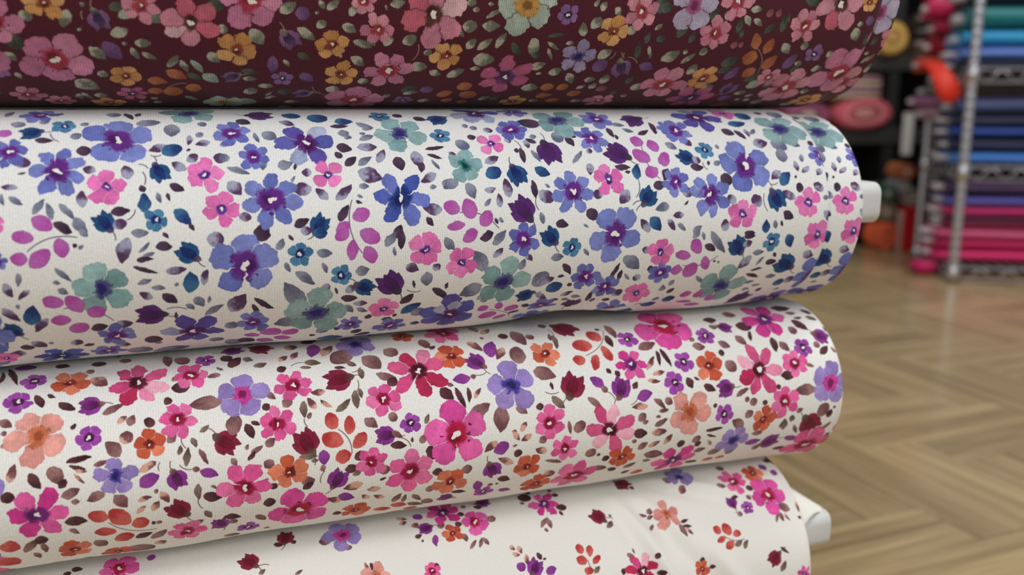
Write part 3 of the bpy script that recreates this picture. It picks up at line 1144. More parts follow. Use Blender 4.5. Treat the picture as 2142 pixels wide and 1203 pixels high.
PRINT['pink'] = '''
FV -80.4 -63.5 6
FO -64.7 -59.7 8.7
FC -34 -54.7 14.4 -85 7
Fr -9.6 -56.5 9
FV -2.3 -67.6 5.3
FV -86.2 -50 6.5
FS -77.3 -30.6 13.5 -45 5
FV -55.9 -27.4 6
Fr -16.5 -31.5 9.4
FO -29.7 -21.1 7.5
Uv -55.2 -43.7 6 174.4
Ld -94.5 -63.3 -94.7 -74.3 2.2
Ld -93.2 -77.8 -87.3 -61.3 2.8
Ld -79 -53.3 -75.3 -45.1 4.1
Ld -74.2 -52.6 -70.4 -50.4 2.4
Ld -69.1 -46.7 -61.4 -42.1 4.3
Ld -56.4 -75.6 -49.4 -74 5.7
Lb -43.6 -76.7 -38 -75.4 5.4
Ld -73 -76.9 -65.6 -75.1 5.2
Lv -91.2 -78.7 -80.6 -76.7 7.1
Lb -58.1 -66.9 -54.4 -68.2 3.8
Lx -55.4 -61.9 -48 -55.2 6.9
Lb -21.5 -77.1 -19.6 -65 4.7
Lb -16.5 -73.2 -10.9 -66.5 7.2
Ld -10.4 -48.6 -19.3 -49.1 6.8
Lb -18.7 -54 -15.7 -55.8 3.4
Lb 4.2 -38.6 -11.5 -38.2 7.6
Lb 4.2 -55.3 -2.1 -53.9 3.8
Ld -22.7 -40.7 -19 -42.7 4
Lb -50 -38.4 -40.6 -42.4 4.1
Lx -43.6 -32.6 -39.3 -36.5 3.2
Lb -38.9 -31 -36 -36.1 4.3
Ld -27.2 -29.6 -31.8 -33.4 4.5
Lx -42.5 -23.2 -37.2 -27.7 5.6
Ld -63.1 -32.4 -61.3 -34.8 2.3
Lb -42.3 -17.2 -48.6 -24.5 6.4
Ld -65.8 -17.7 -54.8 -18.8 2.5
Lb -21.9 -20.7 -17.8 -24.8 4.1
Lo -7.2 -24 -2.8 -26.6 2.4
Lo -11 -21.9 -9.1 -17 2.9
Lo -17 -14.5 -15.7 -18.9 2.2
Lo -13.9 -10 -13 -17 3.4
SS -15.5 -23 -13.7 -17.1
Lb -7.7 -15.8 -4.2 -8.7 2.2
Lb -92.8 -40.5 -87.8 -36.6 4.2
Lb -92.4 -33.5 -89.9 -34.2 2.5
Lb -92.3 -28 -89.7 -28.1 2.5
Lo 2.3 -60.6 5.9 -57.9 1.9
Ld 6.5 -71 9.3 -65 6
Lb -52.9 -15.1 -48.3 -15.5 2.5
FL 13.8 -41 12.7 -85 5
Fr 38.9 -43.7 9.6
Fr 29.6 -23.8 9.2
FC 104.5 -44.5 16 -65 7
Fr 83.4 -30.5 9.5
FV 96.1 -16.6 5.5
Fl 75.1 -71.2 11.6
FO 102.3 -75.5 6.9
Fr 126 -75.9 7.1
Uq 61.7 -44.2 8.1 169
Uq 42.3 -13.3 7.8 -114.7
Uq 25.7 -75.3 7 35.2
Uq 4.7 -17.3 6.9 37.1
Lr 57.5 -17.8 54.1 -26.4 6.9
Lr 64.2 -14.3 64.9 -24.1 5.7
Lr 60.7 -10.4 50.3 -14.9 8.2
Lr 65.9 -7 72.4 -14.5 6.4
SS 58.6 -17.7 64.7 -4.4
Lv 53.8 -75.6 50.9 -62.1 7.4
Uv 82.2 -11.6 6.1 177
Uv 11.6 -76.4 6.4 -13.8
Lo 46 -58.3 54.7 -57.1 4.7
SS 39.2 -56.3 46 -58.3
Lo 43.4 -54.9 49.3 -54.1 2.4
Lb 71.7 -64.8 60.2 -56.3 11.5
Lb 77.1 -59.1 85.6 -49 9.5
Ld 60.7 -52.6 66.8 -51.8 2.3
Lo 67.9 -55.6 72.5 -52.2 3.4
Lo 73.9 -50.5 74.4 -43.3 3.4
SS 69.6 -48.1 74.6 -51.2
Lb 81.5 -45.2 91.7 -41.3 4.7
Ld 87.1 -37.9 91.7 -41.3 5.3
Lb 89.2 -63.1 95.4 -57.4 8
Lb 110.7 -69.6 113.7 -60.3 6.2
Ld 114 -59.3 117.5 -62.3 2.9
Ld 31.9 -53.7 36.4 -55.5 4.6
Lx 54.6 -38 46.8 -38.3 3.7
Lx 49 -29.2 44.9 -35.5 3.3
Lx 56.6 -29.5 51.1 -33.6 2.8
Lb 32.9 -32.2 37 -35.8 5
Lo 42.6 -34 42.5 -25 3.9
Lo 44.3 -24.3 45.9 -27.9 2.1
SS 42.5 -25 43.9 -20.5
Lo 58.6 -26.2 66.7 -32.4 3.6
Lo 69 -36.9 69.3 -26.9 4.1
SS 71.6 -43 69.3 -35.1
Lo 71.9 -37.8 72.5 -32.3 2.5
Lb 72.6 -21.5 78.7 -16.4 5.2
Lb 85.2 -22.9 88.7 -18.6 4.7
Ld 14.4 -25.6 17.8 -17.8 4.5
Ld 17 -26.4 20.9 -24.3 2.4
Ld 23 -31.7 26.3 -34.2 3.9
Lb 23.1 -13 27.5 -17.2 4.2
Lb 7.4 -20.6 10.2 -31.5 7.6
Ld 8.8 -59.5 14.6 -68.2 6.1
Lo 16.1 -66.8 20.4 -63.1 4.2
Lo 20.6 -58.6 27.7 -60.1 4.2
Lx 37.3 -74.9 44.4 -73.4 6.9
Lx 39.8 -61.9 43.6 -68.5 3.6
Lx 33.2 -61.1 38 -65.2 3.9
Lx 55.7 -62.3 62.3 -72.4 5.6
Ld 46.8 -79 55.8 -82.2 6.8
Ld 103.1 -0.5 108.3 -1.6 5.1
Lo 103.4 -15.2 106.2 -19.9 2.9
Lb 99.9 -6.1 104.1 -9 4.1
Ld 84.6 -6.3 93 -5.3 4.2
Lb 85.7 -13.4 91 -9.5 3.3
SS 90.4 -9.5 95.2 -4.4
Ld 95.9 -6.6 96.6 -9.3 1.4
Lb 13.4 -13.1 15.1 -15.5 1.8
Lb 15.3 -10.8 21.6 -14.2 2.9
Ld 114.3 -33 118.3 -27.2 6
Lb 25.4 -40.8 29.7 -36.7 3.4
FO 124.2 -52.5 9
FO 178.4 -48.3 9.1
Fl 154 -30.4 14.6 -95 5
Fr 125.7 -74.9 11
FV 231.7 -52.8 6.2
FR 259.5 -61.2 19.5 30 5
FM 227.7 -35.5 10.5
Fr 173 -7.6 9.6
FC 209.5 0.6 15 -75 7
Uq 197.7 -68.3 9 40.4
Uq 189.3 -26.6 8.6 -62.8
Lv 145.5 -49.1 149.8 -61.9 7.8
Uv 136.9 -47.1 6.6 -134.7
Lv 131.5 -37.3 121.9 -37.1 6
Lb 131.5 -37.3 134.7 -37.9 3.1
SS 133.7 -39 141.2 -39.5
Uv 218.2 -22.3 7.3 -68
Lv 207.8 -24 200.7 -30.4 6
Lb 206.5 -24.2 209.2 -20.8 3.6
SS 209.2 -20.8 213.4 -15.5
Lv 227.1 -15.3 237.1 -17.9 6.7
SS 227.1 -15.3 222.7 -12.1
Lr 208.3 -50.4 196.4 -52.8 9.6
Lr 215.2 -54 209.5 -62.8 8.8
Lr 200.8 -41.2 193.4 -42 7
Lr 208.1 -44.1 204.9 -33.9 5.4
Lr 214.2 -49.7 216.5 -38.8 5.9
SS 202 -44 220 -62.4
Lb 161.3 -42.8 162.5 -55.3 9.6
Lb 168.3 -37.8 180.5 -33.2 8.8
Lb 146 -19.9 144.7 -5.6 9.1
Lb 154.4 -18.4 160.7 -14.3 4.1
Lb 127.4 -15.7 139.9 -21.8 6.9
Ld 155.4 -65.4 161.3 -65.6 5.6
Lb 164.8 -70.1 169 -55.4 8.3
Lb 172.3 -65 175.2 -60.3 4.9
Lx 136.2 -62.9 143.2 -54.3 5.3
Lx 155.5 -55.3 149.3 -47.1 4.9
Lx 143.7 -81.6 145.4 -72.3 4.9
Lx 146.7 -69.3 153.1 -75.4 4.3
Lb 144.4 -64.9 146.5 -65.7 2.2
Lo 188 -62.6 187 -50.5 3.4
Lo 185.9 -64.1 185.2 -57.9 2.4
SS 187 -68.8 187.9 -60.5
Lo 185 -76.9 186.1 -71 5.2
Ld 219.6 -58.2 220.1 -48.2 4.5
Lb 223.5 -67.9 225.7 -54.5 5.2
Ld 215.3 -64.2 218.1 -64.4 2.2
Lb 235.8 -44.8 247.8 -48.3 6.4
Ld 216.6 -32.6 218.9 -28.5 3.5
Ld 211.7 -34.2 214.1 -30.9 2.5
Lo 175.6 -22 182.5 -14.2 4.6
Ld 176.8 -29.8 176.9 -25.5 1.9
SS 172.3 -24.8 180.4 -23.9
Lb 197 -19.1 205.3 -11.6 3.7
Ld 166 -16.6 170.4 -17.2 4.1
Ld 114.5 -32.3 120.5 -26.2 6
Lb 117.3 -35 121.9 -33.9 2.5
Ld 122.2 -32.6 126.3 -21 3
Ld 129.5 -31.8 128.7 -23.6 2.7
Lx 131.7 -25.6 136.6 -31 2.3
Lx 152 -3.6 152.7 -6.4 2.8
Lx 156.3 -4.8 159.7 -9.7 2.8
Lb 184.2 -7.4 185.3 0.6 2.5
Lb 187.2 -1.6 194.4 -5 6.5
Lx 233.4 -10.3 222.9 -10.9 4
Lb 227 -2.4 231.8 -6.2 4.8
Lb 229.4 -0.8 233.8 -1.6 2.7
Lx 236.5 -30.6 243.1 -38.1 3.1
Ld 247 -42.1 245.6 -33 2.8
Ld 249.3 -43.4 251.9 -33 3.4
Lx 239.2 -27.7 247.2 -28.8 2.8
Lx 235.3 -24.6 242.4 -23.5 2.8
Ld 225.3 -21 228.8 -24.3 3.1
Lb 237.9 -14.1 244.3 -7.9 3.2
Lb 240.1 -6.5 246.4 -7 2.5
Lb 237.4 2.1 245.6 -1.4 3.5
Lb 237.9 -3.6 241.4 -3.2 1.9
Ld 224.5 3.8 232.9 5.5 3.9
FM 330.4 -59.5 16.2
FV 282.8 -49.9 6.6
FV 261 -33.1 6.4
FV 252.2 -21.6 6.9
FV 345.5 -34.5 6.7
FV 283.7 0.5 6.5
FO 277.3 -29.1 9.7
FO 312.1 7.5 8.4
FC 310.7 -23.7 15.9 -95 7
Fr 336.5 -25.2 9.3
Fr 326.3 -2.6 10.1
FS 260.1 -3.6 14.2 -58 5
FL 359.6 -10.3 13.9 -75 5
Uv 299.3 -55 5.4 21.8
Uv 362.2 -41 6.6 29.6
Uv 285 -14.8 6.5 168.6
Uq 347.6 15.5 9.2 44.8
Ld 288.5 -63.6 297.6 -62.8 5.9
Lb 305.2 -69.8 313.6 -65.6 6.9
Ld 307.3 -55.5 317.6 -53.8 8.1
Ld 348.4 -56.2 355.6 -46.7 6.7
Lb 343.8 -50.7 345.5 -44.3 6.3
Lb 302.6 -47.3 307.6 -40.2 6
Lb 288.9 -43.8 295.8 -39.9 5.6
Ld 314.1 -50.4 311.2 -42.2 2.9
Ld 351.5 -57.9 357.5 -57.7 2.3
Lo 360.8 -59 366.6 -54 4.4
Ld 361.4 -65.9 368 -59.8 4.4
Lb 349.1 -63.6 355.9 -62.7 3.8
Ld 342.8 -71.2 356 -68.9 7.9
Ld 327 -43.8 326.1 -33.2 5.2
Lb 330.7 -40.2 335.4 -33 6.2
Lb 271 -43.3 278.8 -41 5.7
Ld 285.8 -36.5 290.4 -36.8 4.1
Lb 270.9 -46.6 274.1 -48.7 3.2
Lb 288.8 -30.6 294.4 -24.7 7.7
Ld 246.5 -41.4 245.5 -32.3 2.8
Ld 249.4 -43.3 252.8 -30.9 3
Ld 260.7 -23.6 263.3 -17 5
Ld 265.3 -23.1 268.8 -21.2 2
Ld 270.7 -18.1 278.4 -14.2 4.5
Ld 277 -4.2 277.7 -6.7 2.5
Lb 291.8 -9.6 301.1 -13.7 3.6
Lb 298.3 -5 300.6 -8 3.3
Lb 302 -2.7 305.8 -6.8 4.9
Ld 310.3 -3.7 314.1 -3.3 3.6
Lb 298.8 4.4 303.7 0.9 5.7
Lb 298.4 10.9 289.9 4.7 6.4
Ld 272.4 9.9 283.7 9.6 2.7
Lb 320.4 7.1 324 5.4 3.8
Lb 349 -8.1 332.6 -8.5 7.2
Ld 333.8 -17.5 324.8 -19.1 5.9
Ld 320.5 -11.1 323.7 -12.7 3.4
Lb 343.9 -23.8 349.7 -21.9 2.8
Lb 355.7 -37.7 356.8 -33.1 4.5
Ld 356.7 -28.8 363.6 -33.9 4.9
Lo 335.3 5.4 340.1 3.8 3.6
Lo 332.3 11.7 333.6 7.4 4
Lo 328.6 17.7 327.7 8.8 4.8
Lo 325.5 15.6 326 11.6 2.6
Lb 335.4 14.6 339.7 22.3 2.7
Ld 359.4 12.3 361.2 6.4 4.6
Lb 351.7 10.5 358.2 2.4 8.2
Ld 361.9 5.8 364.3 5.3 2
Lb 356.6 22.3 364 16.2 3.5
Lx 240.7 -27.5 247.3 -28.8 2.8
Lx 235.7 -24.2 243.1 -23.5 2.8
Lx 237 -31.8 243.5 -38.8 3.1
Lb 237.4 -14.2 244.4 -7.9 2.9
Lb 244.5 -13.4 248.7 -9.9 4.5
Lb 240.2 -6.5 246.4 -6.4 2.2
Lb 237.5 2.1 245.7 -1.4 3.5
Lo 288.8 -57.3 294 -55.6 4.3
Lx 235.8 6.6 245.6 6.6 4.3
Lb 368.4 -48.9 368.5 -43.6 2.3
Lb 365.6 -32.9 368.9 -29 2.6
FM -79.1 5.7 13.3 -118 6
Fl -45.3 -8.2 9.2 -90 5
FO -66.8 32.2 8.1
FO -49.2 43.7 7.6
Fr -16.1 30.6 9.2
Lr -50.1 12.7 -58.5 9.3 6.6
Lr -41.3 18 -49.2 8.5 9
Lr -40.4 18.9 -32.7 17.6 7.4
Lr -47.3 21.9 -57 20.4 5.8
Lr -49 28.6 -40.2 26.4 7.4
Lr -96.4 20.7 -88.7 24.3 8.1
Lr -97.8 31 -92.4 40.1 9.8
SS -50.4 15.3 -29.9 24.2
Lv -35.3 -2.1 -26.5 -6.6 6.8
Uv -18.7 -2.9 5.7 67.4
Lv -8.4 -5.7 0 -2.4 4.9
Lb -11.7 -7.2 -8.3 -6.2 3.1
SS -17.3 -9.7 -11.7 -6.9
SS -26.4 -8.1 -25.7 -12.1
Uq -19.4 13.4 6.7 -134.1
Uv -0.9 28.9 5 176.6
Ld -81.2 -14 -76.8 -6.6 4.8
Lb -73 -15.8 -67.3 -7.7 6.7
Ld -69.2 -6 -66.2 -10 3.5
Ld -65.8 -17.3 -54.8 -18.6 2.7
Ld -64.6 -15.2 -57.1 -12.8 2.2
Lx -62.5 -13.2 -56.9 -11.8 1.9
Lx -63 -11.6 -58.4 -6.5 1.6
Lx -89.5 -10.8 -86.8 -19.1 4
Lx -35.3 -8.8 -27.1 -12.8 3.8
Lb -54.3 -14.4 -49.7 -15.2 2.5
Lb -50.7 -1.2 -58.2 1.9 5
Lb -46.2 0.5 -41.3 8.1 5.8
Lb -68.7 -1.3 -60.6 -4.2 4.9
Lb -64.9 1.4 -60.9 1.8 2.4
Ld -93.1 -5 -87.5 -3.6 5.5
Ld -68.6 11.1 -58.8 12.3 5.6
Lb -67.2 15.9 -63.3 19.6 2.7
Lb -87.6 28.3 -81.3 19.1 4.4
Ld -81.6 18.3 -77.8 23.1 5.8
Lb -79.1 22.7 -78.6 31.3 3.2
Lb -83.8 29.5 -82.1 36 3.2
Lb -57.7 26.9 -52.8 32.7 5.9
Ld -39.8 29.4 -32.1 26.8 4.6
Lb -33 32.8 -25.2 25.9 4.9
Lx -32.2 40.2 -26.5 38 5.7
Lb -42.8 38.1 -35 51.1 13.6
Lb -64.1 47.2 -61.1 57.3 6
Lx -79 48.2 -72.8 57.3 8.6
Ld -101.4 47 -97.5 55.2 8.1
Lo -9.7 0.6 -9.8 9.4 3.4
SS -9.8 8.1 -8.2 14.9
Ld -7.8 7.9 1 10 5.8
Lx -36.6 4.8 -30.4 4.1 3.1
Lx -37.9 11.9 -33.4 8.3 3.1
Lx -31 11.9 -27.5 6.9 3.5
Lx -26.2 2 -23.3 8.2 3.9
Lb -29.1 2.7 -27.5 0.7 2.1
Ld -31.7 20.1 -30 19 2
Lb -29.4 20.6 -27.5 18.8 2.5
Lo -7.3 16.5 -4.6 22.4 3.2
Lo -12.3 24.8 -8.2 23.2 3.3
Lo -17.4 -14.6 -15.8 -18.5 2
Lo -14.5 -8.6 -12.9 -17.6 3.2
Lb -8.2 -16 -4.3 -8.3 2.2
Lo -4 2.6 -0.6 4.3 1.6
Ld 1.4 23 3.9 23.6 2.4
Fr 11.8 6.2 12.3
FO 33.6 0.8 9.2
FR 37.9 26.8 16 -40 5
Fr 74.8 1.4 8.2
Fr 94.5 10 12.9
FO 67.4 35.6 8.1
FV 12.7 37.2 5.5
Lv 50.9 -8 50.5 -0.3 5.6
Lb 49.4 -0.4 50.3 3.2 2.6
SS 50.6 3.2 48.6 9.7
Uv 57.2 8.6 6.5 -61.3
Lv 57.3 19.9 65.7 23.4 6.2
Uv -0.3 28.1 5 -103.9
Uv 115.9 36 4.5 -161.3
Lr 56.4 -2.3 64.1 -4.6 7.5
Lr 86 34.7 94.6 37.7 6
Lr 77 37.8 86.6 40.1 5.6
Lr 86.3 57.3 93.9 48.7 9.9
Lr 94.3 43.8 102.1 47.4 7.3
Lo 38.6 -6.1 47.5 -5.7 3.3
Lo 44.2 -3.4 48 -3.4 2.2
Lb 25.7 -6.4 21.9 -2.6 5.1
Ld 20 17.6 26.2 17.4 5.9
Ld 23.4 7.5 27.6 7.6 3.9
Lb 39 8.2 45.4 7.3 6.1
Ld 39.5 12.1 44.9 8.5 3.9
Ld 66.1 -1 71.2 -4.3 5
Ld 60.8 4.2 67.7 2.8 4.9
Lo 64.8 7.9 69.3 4.8 3.2
Lb 68.7 5.3 71.5 3.3 3.3
Lb 77.5 6.1 84.3 7.1 5.6
Ld 103.6 1.2 109.4 2.6 5.6
Ld 106.7 12 112.6 13 4.9
Lb 103.5 23.9 108.9 24.2 5.1
Lb 86.2 31.7 90.8 24.7 4.4
Lb 92.3 33.5 93.2 26.2 3
Lb 96.8 27.1 102.4 34.2 3.5
Lb 103 34.4 109.9 39.8 6.1
Lo 94.9 35.7 104.7 41.1 4.7
Ld 1.4 23 9.5 24.6 4.3
Lx 69.8 13.4 59.9 15.9 5.2
Lx 79.5 18.5 71.9 18.5 4
Lx 73.7 25.3 69.5 21.7 3.5
Lx 81.7 26.3 75.8 23.5 2.9
Lx 59.1 24.6 51.8 20.4 4.5
Ld 55.3 36.8 59.7 35.6 4.3
Lb 16.5 25.9 21.4 31.4 4.5
Lb 0.8 45.8 8.2 49.3 7.8
Lb 3.2 29.1 7.4 27.3 4.3
Ld 78.7 12.8 82.1 11.3 1.8
Lb 20.2 42.4 23.2 44.2 3.3
Lb 6.2 -10 8.9 -6 3
Ld 14.1 -7.4 17.9 -12.2 2.6
FR 119.9 -7.5 17.2 -95 5
FO 116.8 20.9 9.9
FO 160.9 17.9 8.4
FO 169.4 36.1 9.8
Fr 182.2 9.1 8.2
Fr 192.2 32.3 13.8
FO 219.2 20.5 8.4
FV 138 35.6 6
Uv 140.6 16.6 6.3 62.4
Lv 141 5.5 148.8 0.9 7.4
Uv 116.4 35.3 4.5 -161.9
Lv 132.8 23.4 134.4 33.2 5.5
Lv 147.2 35.9 155.4 39.5 4.7
Lx 142.7 -1.2 134.9 4 4.6
Lx 171.7 9.2 164.6 6.9 4.8
Ld 152.1 7.7 157.1 7.8 4.7
Lx 156.3 -4.8 159.1 -9.8 3.1
Lx 152 -5.4 154.7 0.4 3.2
Lx 162.5 -2.3 155.9 0.6 3.6
Lb 151.3 3.1 153.8 2.4 1.6
Lb 166.9 2.6 171.3 0.1 4.8
Lb 122.8 14.2 128.7 13.1 5.7
Lx 152.3 14.1 143.3 9.1 4.5
Ld 144.8 23.2 152 26.7 5
Ld 143.9 28.9 145.7 28.3 1.8
Lb 139.4 28.3 142.4 29 2.9
Lx 172.1 25.3 178.5 27.7 6.5
Lb 171 14.9 181.8 17.9 2.6
Lb 195 15.1 202 13.2 5.8
Ld 203 17.2 204.3 15 2.4
Ld 206.7 20.3 211.2 19.4 4.4
Lb 202.2 26.9 211.6 29.1 5.2
Ld 212.7 30.5 218.6 32 4.6
Ld 224.6 5.1 232.9 6.2 5.4
Lb 228.7 15.1 233.7 12 4.4
Lx 236 5.9 245.4 5.8 3.9
Lx 235 15.3 242.1 12.5 3.5
Lb 233.5 20.9 246.8 23.4 6.8
Ld 224.1 9.9 226.6 10.2 2.3
Lb 222.7 31.8 230.4 27.5 4
Ld 223.9 39.1 229.2 36.2 3.8
Lr 231.3 41.8 239.3 40.3 7
Ld 118.9 30 127.4 31.8 3.4
Lb 186.1 14.4 189.4 11.9 3.9
FM 256.3 31.8 14.8
Fl 294 20.9 11.4
Fr 353.4 36.8 18.2
Ld 224.8 5.1 232.8 6.5 5.4
Lb 234 21 246.6 23.3 6.8
Lx 235.8 5.9 245.5 5.8 3.9
Lx 245 15.3 249.4 8.4 3.8
Ld 253.9 15.9 259.3 17.6 5.4
Lb 264.5 16.8 269.6 13.6 5.7
Ld 267 20.6 270.6 17.8 4.3
Ld 272.4 9.5 283.7 9.5 1.9
Ld 273.4 13 281 15.7 1.8
Lx 275.1 16.8 279.1 21.9 1.9
Lb 228.4 15.8 234.2 12.1 4.9
Lb 267.8 25.5 276.2 24.2 4.6
Lb 279.1 30.1 288.3 28.7 6.8
Lv 303.7 25.5 314.8 24.6 5.8
Uv 322.1 27 7.7 -20.7
Lv 332.1 24.8 343.1 28 4.9
Lr 279.2 38.9 286.8 38.9 4.9
Lr 288.1 38.5 294.8 38.2 4.3
Ld 266.6 37.3 276.6 39.7 4.1
Lb 292.5 33.3 298.3 31 6
Lb 233.9 26.6 239.7 27.4 2.7
Ld 328.7 36 340.1 37.6 4.9
Lb 306.2 17.6 313.7 17.1 4.2
Lo 363.8 28.8 366.5 26 3.7
Lb 223.6 9.8 226.7 10.3 2.9
Lb 311.5 32.9 316.5 30.4 4.9
SS 324.5 21.5 332.1 24.8
'''
PRINT['ivory'] = '''
FR -51.2 -76.5 9.7
Ld -73.9 -81.1 -68.4 -79.8 3.7
Lv -38 -81.5 -33.8 -80.9 4
Ld -77.2 -78.9 -73.7 -78 2.9
Uq 12.2 -67.4 5.9 -136
SS 15.7 -63.4 22.3 -63.5
Lo 16.4 -59 19.9 -61.4 2.7
Uq 32.4 -80.4 5.6 -77.3
Ld 25.7 -76.1 30.1 -75.2 3.4
Ld 34.7 -75.7 37.6 -75.9 2.7
Lb 56.2 -72.7 49.3 -72.7 5.2
Lb 61.7 -66.6 66.1 -66.4 3.4
FL 62.5 -75.3 10.6
FM 121.6 -80.6 10
Lv 103.5 -81.9 109 -78.8 4.9
Uv 108.4 -70.6 4.8 167.1
Lv 112.7 -65.3 111.7 -58 3.6
Ld 101.3 -65.3 105.6 -66.7 3
Ld 105.3 -63.9 105.1 -61.9 1.5
Lx 94.1 -82.2 99.7 -79.1 3.1
Lx 94.8 -76.7 99.3 -77.4 3.2
Lx 101 -73.7 105.5 -74.4 3.9
Lb 116.1 -69.1 119.7 -73.1 3.8
Lx 71.1 -55.7 73.2 -51.1 1.7
Ld 74.5 -55.1 75.4 -50.1 2
Ld 76.5 -49.4 79.8 -55.1 1.7
FS 76.1 -46.8 7.9
Fr 107.1 -44.7 5.2
Ld 108.2 -47.4 111.3 -47.5 2.9
Lb 34.7 -55.6 38.8 -57.3 1.8
Ld 168.5 -83.9 176.7 -82 7.2
Ld 188.9 -71.1 195.1 -69.9 4.9
Ld 189.6 -68.1 191.1 -64.7 2.3
Lb 175.1 -59.5 181.2 -65.7 3.1
Lb 181 -65 181.3 -57.7 3.4
FM 182.6 -75.4 9.5
Ld 129.2 -77.7 132.9 -76.9 3.6
FR 137.6 -69.7 8.5
FO 122.9 -64.6 5.9
Ld 189.2 -87.3 190.3 -84.7 2.7
Ld 174.6 -87.5 177.8 -86.7 3.1
Ld 189.8 -81.6 193.7 -80.7 3.8
Lb 177.4 -58.4 178.7 -56.1 2.1
Lb 168.1 -78.9 171.3 -78.2 2.3
Uv 146.9 -84.3 5 -2
Ld 140.1 -81.3 145.3 -80.1 3.3
Lo 132.8 -83.5 135.9 -82.8 3
Ld 125.8 -70 129.7 -70 3.7
Lb 144.6 -70.3 150.3 -70.4 4.6
Lb 128.9 -63.5 129.7 -57.9 3.5
Lb 130.6 -53.5 135.5 -58.2 2.4
Lb 136.2 -53.5 139.2 -58.9 2.1
Lb 139.5 -58.8 142 -53.8 2.6
Uq 211.8 -60.3 5.9 -134.9
SS 215.9 -58.2 221.3 -57.6
Lo 215.1 -52 220.1 -56 3.4
Lo 219.2 -61.2 220.4 -58.8 1.9
Uq 237.4 -81.4 6 44.8
Ld 232 -79.4 235.6 -77.6 3.1
Ld 240.1 -77.7 243 -76.1 3
Lx 153.7 -51.4 156.2 -48.5 2.6
Lx 158.3 -50.6 159.8 -46 2.9
Lx 154.2 -46.9 158.5 -45 2.8
Lx 161.8 -45.1 162 -39 3.2
Uv 165.9 -37.2 5.7 -56.6
Lv 155.6 -40.7 160 -37 5.2
Lv 171.6 -33.3 178.5 -35.1 4.7
Ld 169 -45.1 170.2 -40.6 2.9
Ld 171.2 -40.5 173.7 -41.3 1.5
Lr 195.8 -40.1 193.5 -45.4 5
Lr 199.9 -37.6 200.9 -44.2 4.3
Lr 197.6 -35 191.1 -37.8 5.5
Lr 200.9 -33.2 205.9 -37.2 4
Lr 194.6 -30.7 200.2 -29.7 4.7
Lo 200.5 -27.9 204.6 -31.4 3.1
SS 198.2 -36.1 200.9 -29.6
FC 231 -24.3 10.6
Lb 222.9 -35.7 227.6 -31.9 2.9
Lb 227.7 -38.1 227.9 -34.9 1.7
Ld 239.3 -30.6 242.5 -32 3.1
Ld 217.6 -27.5 219.9 -24.7 3.4
Ld 240.4 -21.2 244.8 -21.7 3.7
Lb 263.4 -78.9 269.4 -75.6 6.3
Lb 271 -69.8 275.5 -68.1 4.6
Lb 260.2 -46.8 263.3 -38.5 4.4
Fl 276 -79.4 10.1
Fs 254.8 -53.8 9
FO 327.3 -73.1 7.2
Ld 317.2 -64.1 320 -60.4 4.4
Lb 340.2 -43.9 332.6 -48.6 5.4
Fr 310.2 -68.8 9.3
FR 328.9 -55.8 12.3
Lb 238.2 -57.3 242.8 -55.1 2.6
Lb 243.5 -58.6 246.1 -56 3.5
Lb 242.3 -53.8 246.2 -54.5 2.3
Lb 240.9 -45.9 245.5 -49.8 2.5
Ld 262.4 -47.8 268.4 -48.9 2.2
Ld 263 -45.3 269 -44.4 2.3
Lx 264.4 -44.1 268.1 -39.6 2.2
Uv 302.2 -54.8 4.4 -96.8
Ld 302.8 -57.7 307.9 -57.7 2.5
FV 311.3 -49.8 4.3
Lb 302.6 -46.9 306.3 -46.4 3.5
Lb 296.5 -66.9 302.7 -66.6 4.8
Lb 306.4 -84.1 309.5 -79.9 5
Lb 313.7 -57.5 316.4 -54.8 3.4
Lb 327.4 -37.7 331.6 -44.5 2.1
Lb 332.1 -43.8 332.9 -37.5 2.8
Lx 334.8 -42.7 337.7 -37.5 2
Lv 336.4 -79.7 337.8 -74.1 4.8
Lv 340.2 -72.7 343.8 -69.2 4.8
Ld 347.4 -88.7 347.3 -78.6 5.2
Ld 342.1 -84.5 345.1 -80.2 3.9
Lr 287.8 -37.9 282.9 -41.3 5.3
Lr 293.9 -35.6 290.2 -42.8 6.4
Lr 295.4 -35.4 300.9 -35.8 4.7
Lr 289.7 -34.3 283.3 -32.8 4
Lr 294.9 -31 288.5 -28.2 5.1
Lo 295 -28.4 300.9 -30.7 3.2
Lo 300.6 -26.2 304.8 -30.7 3.1
SS 288.7 -35.8 302.7 -31.7
Lx 346.4 -48.6 346.5 -41.6 2.9
Ld 344 -39.2 346.6 -37.5 2.2
Uq 321.5 -16.7 5.8 143.3
SS 324.9 -18.7 330.3 -22.4
Ld 326.4 -23 332 -18.2 2.1
Lo 325.6 -7.9 329.1 -14.1 3.6
FO 270.7 -18.7 5.4
Ld 269.4 -24.5 273 -23.9 2.8
Ld 275.9 -19.1 279.6 -18.4 3.1
FM 342.4 -3.5 5.3
'''

TEX = 7600.0    # texels per metre of cloth

